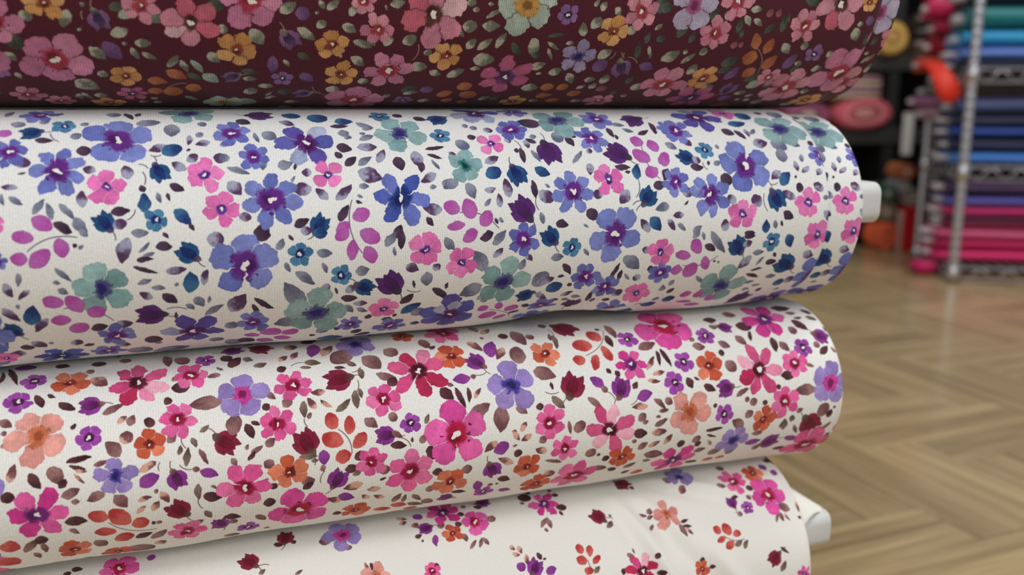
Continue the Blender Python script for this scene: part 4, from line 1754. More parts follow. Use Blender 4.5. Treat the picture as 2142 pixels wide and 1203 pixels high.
PAL = {
    'blue': dict(bg=(238, 239, 238), stem=(98, 88, 110),
        F=dict(
            B=dict(wf=.95, n=6, w=.50, c=[(110, 122, 192), (100, 110, 184), (120, 130, 198)], ctr=(98, 38, 128), cr=.46, dots=(84, 32, 112), white=.13),
            b=dict(n=6, w=.40, c=[(106, 114, 186), (96, 102, 178), (118, 124, 194)], ctr=(104, 38, 134), cr=.50, white=.13),
            W=dict(wf=.90, n=6, w=.42, c=[(82, 88, 166), (152, 162, 200), (86, 74, 158), (170, 178, 208), (94, 96, 178)], ctr=(82, 28, 102), cr=.45, white=.11),
            N=dict(wf=.86, n=6, w=.45, c=[(78, 94, 178), (64, 82, 166), (100, 112, 188)], ctr=(32, 50, 118), cr=.42, white=.10),
            P=dict(n=5, w=.58, c=[(222, 110, 178), (216, 102, 172), (226, 124, 186)], ctr=(92, 52, 150), cr=.30, white=.10),
            T=dict(wf=.92, n=5, w=.56, c=[(132, 168, 172), (120, 158, 162), (142, 176, 178)], ctr=(74, 72, 126), cr=.36, core=(44, 36, 112)),
            t=dict(n=5, w=.48, c=[(134, 172, 174), (122, 160, 164)], ctr=(44, 112, 112), cr=.34, core=(22, 52, 58)),
            K=dict(n=5, w=.52, c=[(78, 132, 170), (66, 118, 160)], ctr=(28, 40, 108), cr=.40, white=.16)),
        L=dict(g=((146, 150, 172), (98, 102, 128)), d=((82, 58, 84), (56, 38, 60)), x=((164, 166, 192), (84, 54, 92)),
               n=((56, 108, 152), (30, 54, 112)), p=((200, 92, 184), (182, 76, 170))),
        U=dict(k=((38, 84, 136), (28, 38, 98), (92, 84, 112)), p=((92, 44, 118), (72, 34, 88), (66, 54, 78)))),
    'pink': dict(bg=(239, 238, 234), stem=(122, 98, 92),
        F=dict(
            V=dict(n=5, w=.52, c=[(158, 72, 166), (148, 62, 158)], ctr=(74, 26, 68), cr=.42, white=.17),
            O=dict(n=5, w=.56, c=[(202, 92, 64), (192, 80, 56), (218, 122, 92)], ctr=(140, 40, 36), cr=.34, white=.08),
            C=dict(wf=.90, n=7, w=.40, c=[(206, 70, 124), (236, 168, 190), (180, 40, 80), (226, 130, 166), (212, 84, 134)], ctr=(88, 20, 40), cr=.32, white=.11, sharp=1),
            r=dict(n=6, w=.46, c=[(226, 96, 156), (220, 84, 148), (230, 112, 166)], ctr=(152, 22, 60), cr=.42, white=.12),
            R=dict(n=5, w=.60, c=[(220, 82, 162), (214, 72, 154), (226, 96, 168)], ctr=(176, 26, 62), cr=.40, dots=(96, 22, 48), white=.13),
            M=dict(wf=.88, n=6, w=.44, c=[(212, 60, 146), (204, 52, 138), (222, 90, 160)], ctr=(112, 40, 118), cr=.38, white=.10),
            S=dict(wf=.93, n=5, w=.54, c=[(222, 154, 144), (214, 144, 134)], ctr=(196, 108, 74), cr=.40, core=(160, 78, 48)),
            s=dict(wf=.85, n=5, w=.46, c=[(218, 144, 136), (210, 132, 126)], ctr=(196, 108, 74), cr=.36, core=(160, 78, 48)),
            L=dict(n=5, w=.58, c=[(156, 134, 198), (146, 124, 190)], ctr=(206, 66, 156), cr=.38, core=(118, 34, 78), hard=1),
            l=dict(wf=.94, n=5, w=.52, c=[(158, 136, 200), (148, 126, 192)], ctr=(70, 60, 156), cr=.34, core=(44, 36, 92))),
        L=dict(b=((158, 116, 114), (112, 70, 74)), d=((98, 58, 62), (68, 34, 42)), x=((222, 172, 152), (116, 66, 70)),
               o=((138, 116, 104), (98, 78, 70)), r=((206, 88, 82), (178, 48, 50)), v=((152, 66, 154), (128, 50, 140))),
        U=dict(q=((140, 36, 64), (104, 24, 42), (104, 84, 74)), v=((146, 58, 152), (84, 30, 78), (136, 100, 98)))),
    'plum': dict(bg=(86, 37, 50), stem=(164, 146, 130),
        F=dict(
            R=dict(n=5, w=.60, c=[(200, 130, 166), (192, 122, 158), (208, 140, 172)], ctr=(164, 54, 72), cr=.40, dots=(84, 30, 40), white=.13),
            O=dict(n=5, w=.58, c=[(208, 156, 98), (198, 146, 88), (216, 168, 112)], ctr=(138, 66, 52), cr=.38, white=.09),
            r=dict(n=6, w=.46, c=[(206, 138, 160), (198, 128, 152), (212, 148, 166)], ctr=(164, 62, 74), cr=.42, white=.12),
            C=dict(n=6, w=.46, c=[(206, 136, 160), (222, 184, 194), (198, 104, 124), (210, 146, 166)], ctr=(92, 54, 52), cr=.32, white=.12),
            T=dict(n=5, w=.56, c=[(178, 198, 188), (168, 188, 178)], ctr=(190, 148, 84), cr=.40, core=(128, 92, 44), hard=1),
            V=dict(n=5, w=.50, c=[(146, 112, 164), (136, 102, 156)], ctr=(56, 40, 72), cr=.40, white=.16),
            A=dict(wf=.88, n=5, w=.50, c=[(164, 156, 194), (154, 146, 186)], ctr=(78, 70, 136), cr=.34, core=(44, 38, 94)),
            a=dict(n=5, w=.56, c=[(188, 180, 208), (178, 170, 200)], ctr=(170, 84, 134), cr=.34, core=(120, 50, 90)),
            m=dict(wf=.88, n=6, w=.44, c=[(192, 108, 144), (184, 98, 136)], ctr=(94, 54, 104), cr=.40, white=.10)),
        L=dict(s=((190, 192, 176), (112, 118, 104)), g=((92, 104, 90), (62, 70, 62)), o=((188, 122, 84), (164, 92, 60)),
               v=((132, 98, 148), (104, 74, 122)), w=((168, 190, 174), (132, 154, 138)), m=((160, 100, 108), (130, 74, 86))),
        U=dict(v=((136, 100, 150), (58, 42, 72), (150, 148, 128)))),
}
PAL['ivory'] = dict(PAL['pink'], bg=(238, 236, 230))


def vnoise(H, W, cells_y, cells_x, rng):
    g = rng.random((cells_y, cells_x)).astype(np.float32)
    ty = np.arange(H) / H * cells_y
    tx = np.arange(W) / W * cells_x
    y0 = np.floor(ty).astype(int)
    x0 = np.floor(tx).astype(int)
    fy = (ty - y0).astype(np.float32)
    fx = (tx - x0).astype(np.float32)
    fy = fy * fy * (3 - 2 * fy)
    fx = fx * fx * (3 - 2 * fx)
    y1, x1 = (y0 + 1) % cells_y, (x0 + 1) % cells_x
    r0 = g[y0 % cells_y] * (1 - fy)[:, None] + g[y1] * fy[:, None]
    return r0[:, x0 % cells_x] * (1 - fx)[None] + r0[:, x1] * fx[None]


def sstep(a, b, x):
    t = np.clip((x - a) / (b - a), 0, 1)
    return t * t * (3 - 2 * t)


DRAWN_BAND = {'plum': ((.0364, -.0391), (.2, 0)), 'blue': ((-.092, 0), (.092, 0)), 'pink': ((-.082, 0), (.082, 0)), 'ivory': ((-.2, 0), (-.0615, .172))}


class Canvas:
    def __init__(self, key, U0, U1, V):
        self.pal = PAL[key]
        self.sparse = key == 'ivory'
        self.key = key
        self.W = int((U1 - U0) * TEX)
        self.H = int(V * TEX)
        self.U0, self.V = U0, V
        self.rng = np.random.default_rng(sum(map(ord, key)))
        self.img = np.empty((self.H, self.W, 3), np.float32)
        self.img[:] = np.array(self.pal['bg'], np.float32)
        H, W, rng = self.H, self.W, self.rng
        mm = TEX / 1000
        c = lambda size: (max(2, int(H / (size * mm))), max(2, int(W / (size * mm))))
        self.n1 = vnoise(H, W, *c(2.6), rng) * .65 + vnoise(H, W, *c(1.0), rng) * .35
        self.n2 = vnoise(H, W, *c(2.6), rng) * .65 + vnoise(H, W, *c(1.0), rng) * .35
        self.n3 = vnoise(H, W, *c(5.0), rng) * .6 + vnoise(H, W, *c(1.6), rng) * .4
        self.n4 = vnoise(H, W, *c(.45), rng)

    def local(self, u, v, rad):
        cx = (u - self.U0) * TEX
        cy = (v / self.V + .5) * self.H
        r = int(rad * TEX) + 4
        xs = np.arange(int(cx) - r, int(cx) + r + 1)
        ys = np.arange(int(cy) - r, int(cy) + r + 1)
        ix = np.ix_(ys % self.H, xs % self.W)
        X = ((xs - cx) / TEX).astype(np.float32)[None, :] * np.ones((len(ys), 1), np.float32)
        Y = ((ys - cy) / TEX).astype(np.float32)[:, None] * np.ones((1, len(xs)), np.float32)
        return ix, X, Y

    def blend(self, ix, col, a):
        p = self.img[ix]
        self.img[ix] = p + (col - p) * a[..., None]

    def flower(self, t, u, v, R, rot=None, npet=None):
        S = self.pal['F'][t]
        rng = self.rng
        ix, X, Y = self.local(u, v, R * 1.15)
        wn = .0011 if R > .008 else .0007
        dx, dy = (self.n1[ix] - .5) * wn * 2, (self.n2[ix] - .5) * wn * 2
        x, y = (X + dx) / R, (Y + dy) / R
        px = 1.0 / (R * TEX)
        n = int(round(npet * 1000)) if npet else S['n']
        rot = rng.uniform(0, 2 * PI) if rot is None else math.radians(rot * 1000)
        patch = self.img[ix].copy()
        bg = np.array(self.pal['bg'], np.float32)
        order = rng.permutation(n)
        nz = self.n3[ix]
        fine = self.n4[ix]
        cover = np.zeros(X.shape, np.float32)
        for k in order:
            an = rot + 2 * PI * k / n + rng.uniform(-.13, .13)
            L = rng.uniform(.92, 1.09)
            w = min(.50, math.tan(PI / n) * .66 * S.get('wf', 1.0)) * rng.uniform(.94, 1.10)
            ca, sa = math.cos(an), math.sin(an)
            p = (x * ca + y * sa) / L
            q = -x * sa + y * ca
            q = q - .10 * rng.uniform(-1, 1) * p * p
            tt = np.clip(p, 0, 1)
            tip = .60
            hw = np.where(tt < tip, (tt / tip + 1e-6) ** .8, np.sqrt(np.maximum(0, 1 - (np.maximum(tt - tip, 0) / (1 - tip)) ** 2.3))) * w * .86
            dist = np.where((p > 0) & (p < 1), hw - np.abs(q), -.2)
            dist = np.minimum(dist, (1 - p) * .9)
            halo = sstep(-.045 - px, -.02, dist) * cover
            patch += (bg * .75 + np.array(S['c'][0], np.float32) * .25 - patch) * (halo * .75)[..., None]
            a = sstep(-px * 1.1, px * 1.1, dist)
            base = np.array(S['c'][rng.integers(len(S['c']))], np.float32) * rng.uniform(.96, 1.04)
            rim = np.exp(-np.maximum(dist, 0) / .035)
            sh = 1.02 + .24 * (nz - .5) - .10 * rim + .07 * (fine - .5) + .05 * (tt - .5)
            col = base[None, None] * sh[..., None]
            patch += (col - patch) * (a * .97)[..., None]
            cover = np.maximum(cover, a)
        rr = np.hypot(x, y)
        th = np.arctan2(y, x)
        wob = 1 + .06 * np.sin(th * n + rng.uniform(0, 6)) + .10 * np.sin(th * 2 + rng.uniform(0, 6)) + .30 * (self.n1[ix] - .5)
        cr = S['cr'] * wob
        if S.get('hard'):
            ac = sstep(cr + .05, cr - .05, rr)
        else:
            ac = sstep(cr * 1.10, cr * .70, rr) * .93
        ctr = np.array(S['ctr'], np.float32)
        streak = 1 + .22 * (self.n2[ix] - .5)
        col = ctr[None, None] * streak[..., None]
        patch += (col - patch) * (ac * cover)[..., None]
        if S.get('core'):
            c2 = sstep(.17 * wob + .05, .17 * wob - .05, rr)
            patch += (np.array(S['core'], np.float32) - patch) * (c2 * .95)[..., None]
            for _ in range(16):
                aa, r0 = rng.uniform(0, 2 * PI), rng.uniform(.8, 1.1) * S['cr']
                d = np.hypot(x - r0 * math.cos(aa), y - r0 * math.sin(aa))
                patch += (ctr * .75 - patch) * (sstep(.045, .02, d) * .6)[..., None]
        elif not S.get('hard'):
            # dark crescent hugging the pale heart
            ao = rng.uniform(0, 2 * PI)
            d = np.hypot(x - .12 * math.cos(ao), y - .12 * math.sin(ao))
            c2 = sstep(.23, .12, d)
            patch += (ctr * .62 - patch) * (c2 * .7)[..., None]
        if S.get('dots'):
            for _ in range(9):
                aa, r0 = rng.uniform(0, 2 * PI), rng.uniform(.36, .52)
                rd = rng.uniform(.022, .05)
                d = np.hypot(x - r0 * math.cos(aa), y - r0 * math.sin(aa))
                patch += (np.array(S['dots'], np.float32) - patch) * (sstep(rd + px, rd - px, d) * .9)[..., None]
        if S.get('white'):
            w0 = S['white']
            rw = w0 * (.92 + .25 * np.sin(th * 2 + rng.uniform(0, 6)) + .16 * np.sin(th * 3 + rng.uniform(0, 6)))
            patch += (np.array((244, 240, 236), np.float32) - patch) * sstep(rw + px * 1.2, rw - px * 1.2, rr)[..., None]
        self.img[ix] = patch

    def leaf(self, t, u1, v1, u2, v2, wd):
        c1, c2 = [np.array(q, np.float32) for q in self.pal['L'][t]]
        rng = self.rng
        L = math.hypot(u2 - u1, v2 - v1)
        if L < 1e-5:
            return
        ix, X, Y = self.local((u1 + u2) / 2, (v1 + v2) / 2, max(L, wd) * .62)
        X = X + (self.n1[ix] - .5) * .0009
        Y = Y + (self.n2[ix] - .5) * .0009
        ca, sa = (u2 - u1) / L, (v2 - v1) / L
        p = (X * ca + Y * sa) / L + .5
        q = (-X * sa + Y * ca) / L
        ratio = wd / L
        round_ = t in 'pr' or ratio > .75
        q = q - (0 if round_ else rng.uniform(-.12, .12)) * (p - .5) ** 2 * 1.5
        tt = np.clip(p, 0, 1)
        hw = np.sin(PI * tt ** (.85 if not round_ else 1.0)) ** (.8 if not round_ else .55) * ratio * .5
        dist = np.where((p > 0) & (p < 1), hw - np.abs(q), -.2)
        px = 1.0 / (L * TEX)
        a = sstep(-px * 1.2, px * 1.2, dist)
        mixv = np.clip((tt - .5) * 1.5 + .5 + (self.n3[ix] - .5) * 1.2, 0, 1)
        if t == 'x' or t == 's':
            mixv = sstep(.25, .72, tt + (self.n3[ix] - .5) * .9)
        col = c1 + (c2 - c1) * mixv[..., None]
        rim = np.exp(-np.maximum(dist, 0) / .05)
        sh = 1 - .08 * rim + .14 * (self.n4[ix] - .5)
        if not round_ and L > .006:
            sh = sh - .10 * np.exp(-(q / .02) ** 2)
        if t in 'pr':
            edge_c = np.array((150, 120, 176) if t == 'p' else (222, 128, 116), np.float32)
            k = np.clip(rim * .55 * (self.n3[ix] > .42) + .25 * (1 - mixv), 0, .7)[..., None]
            col = col * (1 - k) + edge_c * k
        self.blend(ix, col * sh[..., None], a * .96)

    def stem(self, u1, v1, u2, v2, wd=.00055):
        L = math.hypot(u2 - u1, v2 - v1)
        if L < 1e-5:
            return
        ix, X, Y = self.local((u1 + u2) / 2, (v1 + v2) / 2, L * .62)
        ca, sa = (u2 - u1) / L, (v2 - v1) / L
        p = (X * ca + Y * sa) / L
        q = (-X * sa + Y * ca)
        bend = self.rng.choice([-1, 1]) * .14 * L
        q = q - bend * (1 - (2 * p) ** 2)
        a = sstep(wd * .5 + .0001, wd * .5 - .0001, np.abs(q)) * (np.abs(p) < .5)
        self.blend(ix, np.array(self.pal['stem'], np.float32), a * .9)

    def bud(self, t, u, v, R, ang):
        c1, c2, c3 = [np.array(q, np.float32) for q in self.pal['U'][t]]
        an = math.radians(ang)
        ca, sa = math.cos(an), math.sin(an)
        bu, bv = u - ca * R * .75, v - sa * R * .75      # the calyx end
        self.stem(bu - ca * R * .9 + sa * R * .25, bv - sa * R * .9 - ca * R * .25, bu, bv)
        save = self.pal['L']
        lib = dict(save)
        lib['_1'] = (tuple(c1 * 1.06), tuple(c1 * .9))
        lib['_2'] = (tuple(c2), tuple((c1 + c2) / 2))
        lib['_3'] = (tuple(c3), tuple(c2))
        self.pal = dict(self.pal, L=lib)
        offs = [(-.62, 1.35, '_1'), (.62, 1.35, '_1'), (-.28, 1.75, '_1'), (.30, 1.7, '_1'), (0, 1.5, '_2')]
        for o, ln, cc in offs:
            a2 = an + o
            self.leaf(cc, bu, bv, bu + math.cos(a2) * R * ln, bv + math.sin(a2) * R * ln, R * .82)
        self.leaf('_3', bu - ca * R * .35, bv - sa * R * .35, bu + ca * R * .5, bv + sa * R * .5, R * .6)
        self.pal = dict(self.pal, L=save)

    def drawn(self, u, v, r):
        """girth band whose motifs are all listed one by one"""
        (l0, l1), (h0, h1) = DRAWN_BAND[self.key]
        lo, hi = l0 + l1 * u, h0 + h1 * u
        return lo - r < v < hi + r

    def repeat(self, items):
        """the print goes on round the bolt: repeat the motifs wherever the cloth is still bare"""
        CELL = .003
        ny, nx = int(self.V / CELL), int(self.W / TEX / CELL)
        yy, xx = np.meshgrid((np.arange(ny) + .5) / ny * self.V, (np.arange(nx) + .5) / nx * self.W / TEX, indexing='ij')
        P, Lx = self.V, self.W / TEX
        gap = .007 if self.sparse else .003

        def where(it):
            f = [float(q) / 1000 for q in it[1:]]
            if it[0][0] in 'FU':
                return f[0], f[1], f[2]
            return (f[0] + f[2]) / 2, (f[1] + f[3]) / 2, math.hypot(f[0] - f[2], f[1] - f[3]) / 2

        def mark(grid, it):
            u, v, r = where(it)
            dx = np.abs(xx - np.mod(u - self.U0, Lx))
            dy = np.abs(yy - np.mod(v + P / 2, P))
            dx = np.minimum(dx, Lx - dx)
            dy = np.minimum(dy, P - dy)
            grid |= (dx * dx + dy * dy) < (r + gap) ** 2
        grid = np.zeros((ny, nx), bool)
        for it in items:
            mark(grid, it)
        base = [it for it in items]
        vs_ = np.array([where(it)[1] for it in base])
        h = np.percentile(vs_, 98) - np.percentile(vs_, 2) + .004
        out = list(items)
        for du, dv in ((.047, h), (-.031, -h), (.103, 2 * h), (.071, -2 * h), (.15, .5 * h), (-.09, -.5 * h), (.2, .3 * h)):
            fresh = []
            for it in base:
                u, v, r = where(it)
                i = int(np.mod(v + dv + P / 2, P) / P * ny) % ny
                j = int(np.mod(u + du - self.U0, Lx) / Lx * nx) % nx
                if grid[i, j] or self.drawn(np.mod(u + du - self.U0, Lx) + self.U0, np.mod(v + dv + P / 2, P) - P / 2, r):
                    continue
                f = [float(q) for q in it[1:]]
                f[0] += du * 1000
                f[1] += dv * 1000
                if it[0][0] in 'LS':
                    f[2] += du * 1000
                    f[3] += dv * 1000
                fresh.append([it[0]] + f)
            for it in fresh:
                mark(grid, it)
            out += fresh
        return out

    def draw(self, text):
        items = self.repeat([l.split() for l in text.strip().splitlines()])
        # leaves and stems first, blossoms over them, small berries last
        for it in items:
            f = [float(q) / 1000 for q in it[1:]]
            if it[0][0] == 'S':
                self.stem(*f)
        for it in items:
            f = [float(q) / 1000 for q in it[1:]]
            if it[0][0] == 'L' and it[0][1] not in 'pr':
                self.leaf(it[0][1], *f)
            elif it[0][0] == 'U':
                self.bud(it[0][1], f[0], f[1], f[2], f[3] * 1000)
        for it in items:
            f = [float(q) / 1000 for q in it[1:]]
            if it[0][0] == 'F':
                self.flower(it[0][1], *f)
        for it in items:
            f = [float(q) / 1000 for q in it[1:]]
            if it[0][0] == 'L' and it[0][1] in 'pr':
                self.leaf(it[0][1], *f)

    def image(self, name):
        im = bpy.data.images.new(name, self.W, self.H, alpha=False, float_buffer=False)
        buf = np.ones((self.H, self.W, 4), np.float32)
        buf[..., :3] = np.clip(self.img / 255.0, 0, 1)
        im.pixels.foreach_set(buf.ravel())
        im.update()
        im.pack()
        return im


def cloth_mat(name, img, knit=0.10, fuzz=0.12):
    m = bpy.data.materials.new(name)
    m.use_nodes = True
    nt = m.node_tree
    b = nt.nodes['Principled BSDF']
    uv1 = nt.nodes.new('ShaderNodeUVMap')
    uv1.uv_map = 'print'
    tx = nt.nodes.new('ShaderNodeTexImage')
    tx.image = img
    tx.extension = 'REPEAT'
    tx.interpolation = 'Cubic'
    nt.links.new(uv1.outputs['UV'], tx.inputs['Vector'])
    uv2 = nt.nodes.new('ShaderNodeUVMap')
    uv2.uv_map = 'cloth'
    sep = nt.nodes.new('ShaderNodeSeparateXYZ')
    nt.links.new(uv2.outputs['UV'], sep.inputs['Vector'])

    def math_(op, a, b_=None):
        n = nt.nodes.new('ShaderNodeMath')
        n.operation = op
        for i, q in enumerate((a, b_)):
            if q is None:
                continue
            if isinstance(q, (int, float)):
                n.inputs[i].default_value = q
            else:
                nt.links.new(q, n.inputs[i])
        return n.outputs[0]
    # knit wales (along the girth) and courses (along the bolt), 1.15 mm and 0.9 mm apart
    nz = nt.nodes.new('ShaderNodeTexNoise')
    nz.inputs['Scale'].default_value = 160
    nt.links.new(uv2.outputs['UV'], nz.inputs['Vector'])
    jit = math_('MULTIPLY', math_('SUBTRACT', nz.outputs['Fac'], 0.5), 2.4)
    wale = math_('SINE', math_('ADD', math_('MULTIPLY', sep.outputs['X'], 2 * PI / 0.00118), jit))
    course = math_('SINE', math_('ADD', math_('MULTIPLY', sep.outputs['Y'], 2 * PI / 0.00092), math_('MULTIPLY', wale, 0.9)))
    h = math_('ADD', math_('MULTIPLY', wale, 0.6), math_('MULTIPLY', course, 0.4))
    nf = nt.nodes.new('ShaderNodeTexNoise')
    nf.inputs['Scale'].default_value = 900
    nf.inputs['Detail'].default_value = 2
    nt.links.new(uv2.outputs['UV'], nf.inputs['Vector'])
    val = math_('ADD', 1.0, math_('ADD', math_('MULTIPLY', h, knit), math_('MULTIPLY', math_('SUBTRACT', nf.outputs['Fac'], 0.5), fuzz * 2)))
    mu = nt.nodes.new('ShaderNodeVectorMath')
    mu.operation = 'SCALE'
    nt.links.new(tx.outputs['Color'], mu.inputs[0])
    nt.links.new(val, mu.inputs['Scale'])
    nt.links.new(mu.outputs['Vector'], b.inputs['Base Color'])
    b.inputs['Roughness'].default_value = 0.92
    b.inputs['Specular IOR Level'].default_value = 0.15
    b.inputs['Sheen Weight'].default_value = 0.10
    b.inputs['Sheen Roughness'].default_value = 0.5
    bp = nt.nodes.new('ShaderNodeBump')
    bp.inputs['Strength'].default_value = 0.35
    bp.inputs['Distance'].default_value = 0.00025
    nt.links.new(h, bp.inputs['Height'])
    nt.links.new(bp.outputs['Normal'], b.inputs['Normal'])
    return m


# ------------------------------------------------------------------ the pile of printed bolts
PILE_RZ = math.radians(19.5)


class Section:
    """closed oval of a wound bolt: near half ellipse, flat top and bottom, far half ellipse"""

    def __init__(self, wc, zc, a, b):
        self.wc, self.zc, self.a, self.b = wc, zc, a, b
        ph = np.linspace(0, PI / 2, 200)
        pts = [(wc - b * np.cos(ph), zc - a * np.sin(ph))]
        half = 2 * np.hypot(np.diff(pts[0][0]), np.diff(pts[0][1])).sum()
        self.V = half
        f = half / 2
        self.f = f
        x = np.linspace(0, f, 20)[1:]
        pts.append((wc + x, zc - a + 0 * x))
        pb = np.linspace(-PI / 2, PI / 2, 200)[1:]
        pts.append((wc + f + b * np.cos(pb), zc + a * np.sin(pb)))
        pts.append((wc + f - x, zc + a + 0 * x))
        ph2 = np.linspace(-PI / 2, 0, 200)[1:]
        pts.append((wc - b * np.cos(ph2), zc - a * np.sin(ph2)))
        self.w = np.concatenate([p[0] for p in pts])
        self.z = np.concatenate([p[1] for p in pts])
        self.arc = np.concatenate([[0], np.cumsum(np.hypot(np.diff(self.w), np.diff(self.z)))])
        self.P = self.arc[-1]

    def at(self, v):
        t = np.mod(v, self.P)
        w = np.interp(t, self.arc, self.w)
        z = np.interp(t, self.arc, self.z)
        e = 1e-4
        tw = np.interp(np.mod(t + e, self.P), self.arc, self.w) - np.interp(np.mod(t - e, self.P), self.arc, self.w)
        tz = np.interp(np.mod(t + e, self.P), self.arc, self.z) - np.interp(np.mod(t - e, self.P), self.arc, self.z)
        n = np.hypot(tw, tz) + 1e-12
        return w, z, tz / n, -tw / n           # outward normal (near face -> -w)


def tube(name, sec, sa, sb, key, mat, root, disp, inset=0.0, ushift=0.0, ns=260, nv=240, lip=0.0, cap=False, capmat=None):
    s0, s1 = PRINT_RANGE[key]
    vv = np.linspace(-sec.P / 2, sec.P / 2, nv + 1)
    # denser rows on the face towards the aisle
    ss = np.linspace(sa, sb, ns + 1)
    w, z, nw, nz = sec.at(vv)
    Sg, Vg = np.meshgrid(ss, vv, indexing='ij')
    d = disp(Sg, Vg) - inset
    edge = np.maximum(0, 1 - (sb - Sg) / 0.004)
    d = d - lip * edge ** 2
    Wg = w[None] + nw[None] * d
    Zg = z[None] + nz[None] * d
    V3 = np.stack([Sg - ROOT_S, Wg - root['_w'], Zg - root['_z']], -1).reshape(-1, 3)
    idx = np.arange((ns + 1) * (nv + 1)).reshape(ns + 1, nv + 1)
    F = np.stack([idx[:-1, :-1], idx[:-1, 1:], idx[1:, 1:], idx[1:, :-1]], -1).reshape(-1, 4)
    faces = [tuple(map(int, f)) for f in F]
    verts = [tuple(map(float, v)) for v in V3]
    fm = [0] * len(faces)
    if cap:
        for row, flip in (((0, True),) if cap == 'left' else ((ns, False), (0, True))):
            ring = [int(q) for q in idx[row, :-1]]
            cw, cz = sec.wc + sec.f / 2 - root['_w'], sec.zc - root['_z']
            prev = ring
            for sc_ in (0.8, 0.55, 0.3, 0.12):
                cur = []
                for q in ring:
                    x_, y_, z_ = verts[q]
                    half = sec.f / 2
                    yy = y_ - cw
                    core = max(-half, min(half, yy))
                    verts.append((x_ + (-0.002 if not flip else .002) * (1 - sc_), cw + core + (yy - core) * sc_, cz + (z_ - cz) * sc_))
                    cur.append(len(verts) - 1)
                for i in range(len(ring)):
                    j = (i + 1) % len(ring)
                    faces.append((prev[i], cur[i], cur[j], prev[j]) if not flip else (prev[i], prev[j], cur[j], cur[i]))
                    fm.append(1)
                prev = cur
            faces.append(tuple(prev if flip else prev[::-1]))
            fm.append(1)
    o = mesh_obj(name, verts, faces, mat, root, True, mats=[mat] + ([capmat] if cap else []), fmat=fm)
    me = o.data
    for lname in ('print', 'cloth'):
        me.uv_layers.new(name=lname)
    vi = np.empty(len(me.loops), np.int32)
    me.loops.foreach_get('vertex_index', vi)
    nb = (ns + 1) * (nv + 1)
    U = Sg.reshape(-1)
    Vv = Vg.reshape(-1)
    Uall = np.zeros(len(verts))
    Vall = np.zeros(len(verts))
    Uall[:nb] = U
    Vall[:nb] = Vv
    pr = np.stack([(Uall[vi] - ushift - s0) / (s1 - s0), Vall[vi] / sec.V + .5], -1).astype(np.float32)
    cl = np.stack([Uall[vi], Vall[vi]], -1).astype(np.float32)
    me.uv_layers['print'].data.foreach_set('uv', pr.ravel())
    me.uv_layers['cloth'].data.foreach_set('uv', cl.ravel())
    return o


def soft_lumps(seed, amp, low=0.0):
    r = np.random.default_rng(seed)
    k = [(r.uniform(5, 26), r.uniform(4, 22), r.uniform(0, 6.28), r.uniform(.4, 1)) for _ in range(7)]
    tot = sum(q[3] for q in k)

    def f(S, V):
        d = 0
        for a, b_, c, g in k:
            d = d + g * np.sin(a * S * 2 + b_ * V * 2 + c)
        d = d / tot * amp
        face = np.clip((.092 - np.abs(V)) / .02, 0, 1)
        d = d * face - .0004 * (1 - face)
        if low:
            d = d + low * np.exp(-((V - .066) / .014) ** 2) * (np.sin(S * 34 + seed) * .6 + np.sin(S * 77 + 2 * seed) * .4 - .3)
        return d
    return f


def crease(S, V, p, q, wd, amp):
    """a soft ridge with a shallow valley beside it, from p to q in cloth metres"""
    p, q = np.array(p), np.array(q)
    d = q - p
    L = np.hypot(*d)
    t = ((S - p[0]) * d[0] + (V - p[1]) * d[1]) / L ** 2
    n = (-(S - p[0]) * d[1] + (V - p[1]) * d[0]) / L
    env = np.clip(1 - np.abs(t - .5) * 2, 0, 1) ** .6
    return amp * env * (np.exp(-(n / wd) ** 2) - .7 * np.exp(-((n - 1.6 * wd) / wd) ** 2))


M_CORE = new_mat('white_cardboard_core', (226, 228, 226), 0.55, noise=0.03, nscale=60, bump=0.1, bscale=300)
M_CORE_IN = new_mat('brown_cardboard_inside', (150, 126, 96), 0.85, noise=0.1, nscale=120)


def spiral_cap(name, rgb):
    m = bpy.data.materials.new(name)
    m.use_nodes = True
    nt = m.node_tree
    b = nt.nodes['Principled BSDF']
    b.inputs['Roughness'].default_value = 0.9
    tc = nt.nodes.new('ShaderNodeTexCoord')
    n = nt.nodes.new('ShaderNodeTexNoise')
    n.inputs['Scale'].default_value = 60
    n.inputs['Detail'].default_value = 6
    mp = nt.nodes.new('ShaderNodeMapping')
    mp.inputs['Scale'].default_value = (1, .25, 6)
    nt.links.new(tc.outputs['Object'], mp.inputs['Vector'])
    nt.links.new(mp.outputs['Vector'], n.inputs['Vector'])
    cr = nt.nodes.new('ShaderNodeValToRGB')
    cr.color_ramp.elements[0].color = tuple(c * .55 for c in lin(rgb)[:3]) + (1,)
    cr.color_ramp.elements[1].color = lin(rgb)
    nt.links.new(n.outputs['Fac'], cr.inputs['Fac'])
    nt.links.new(cr.outputs['Color'], b.inputs['Base Color'])
    return m


ROOT_S = 0.13


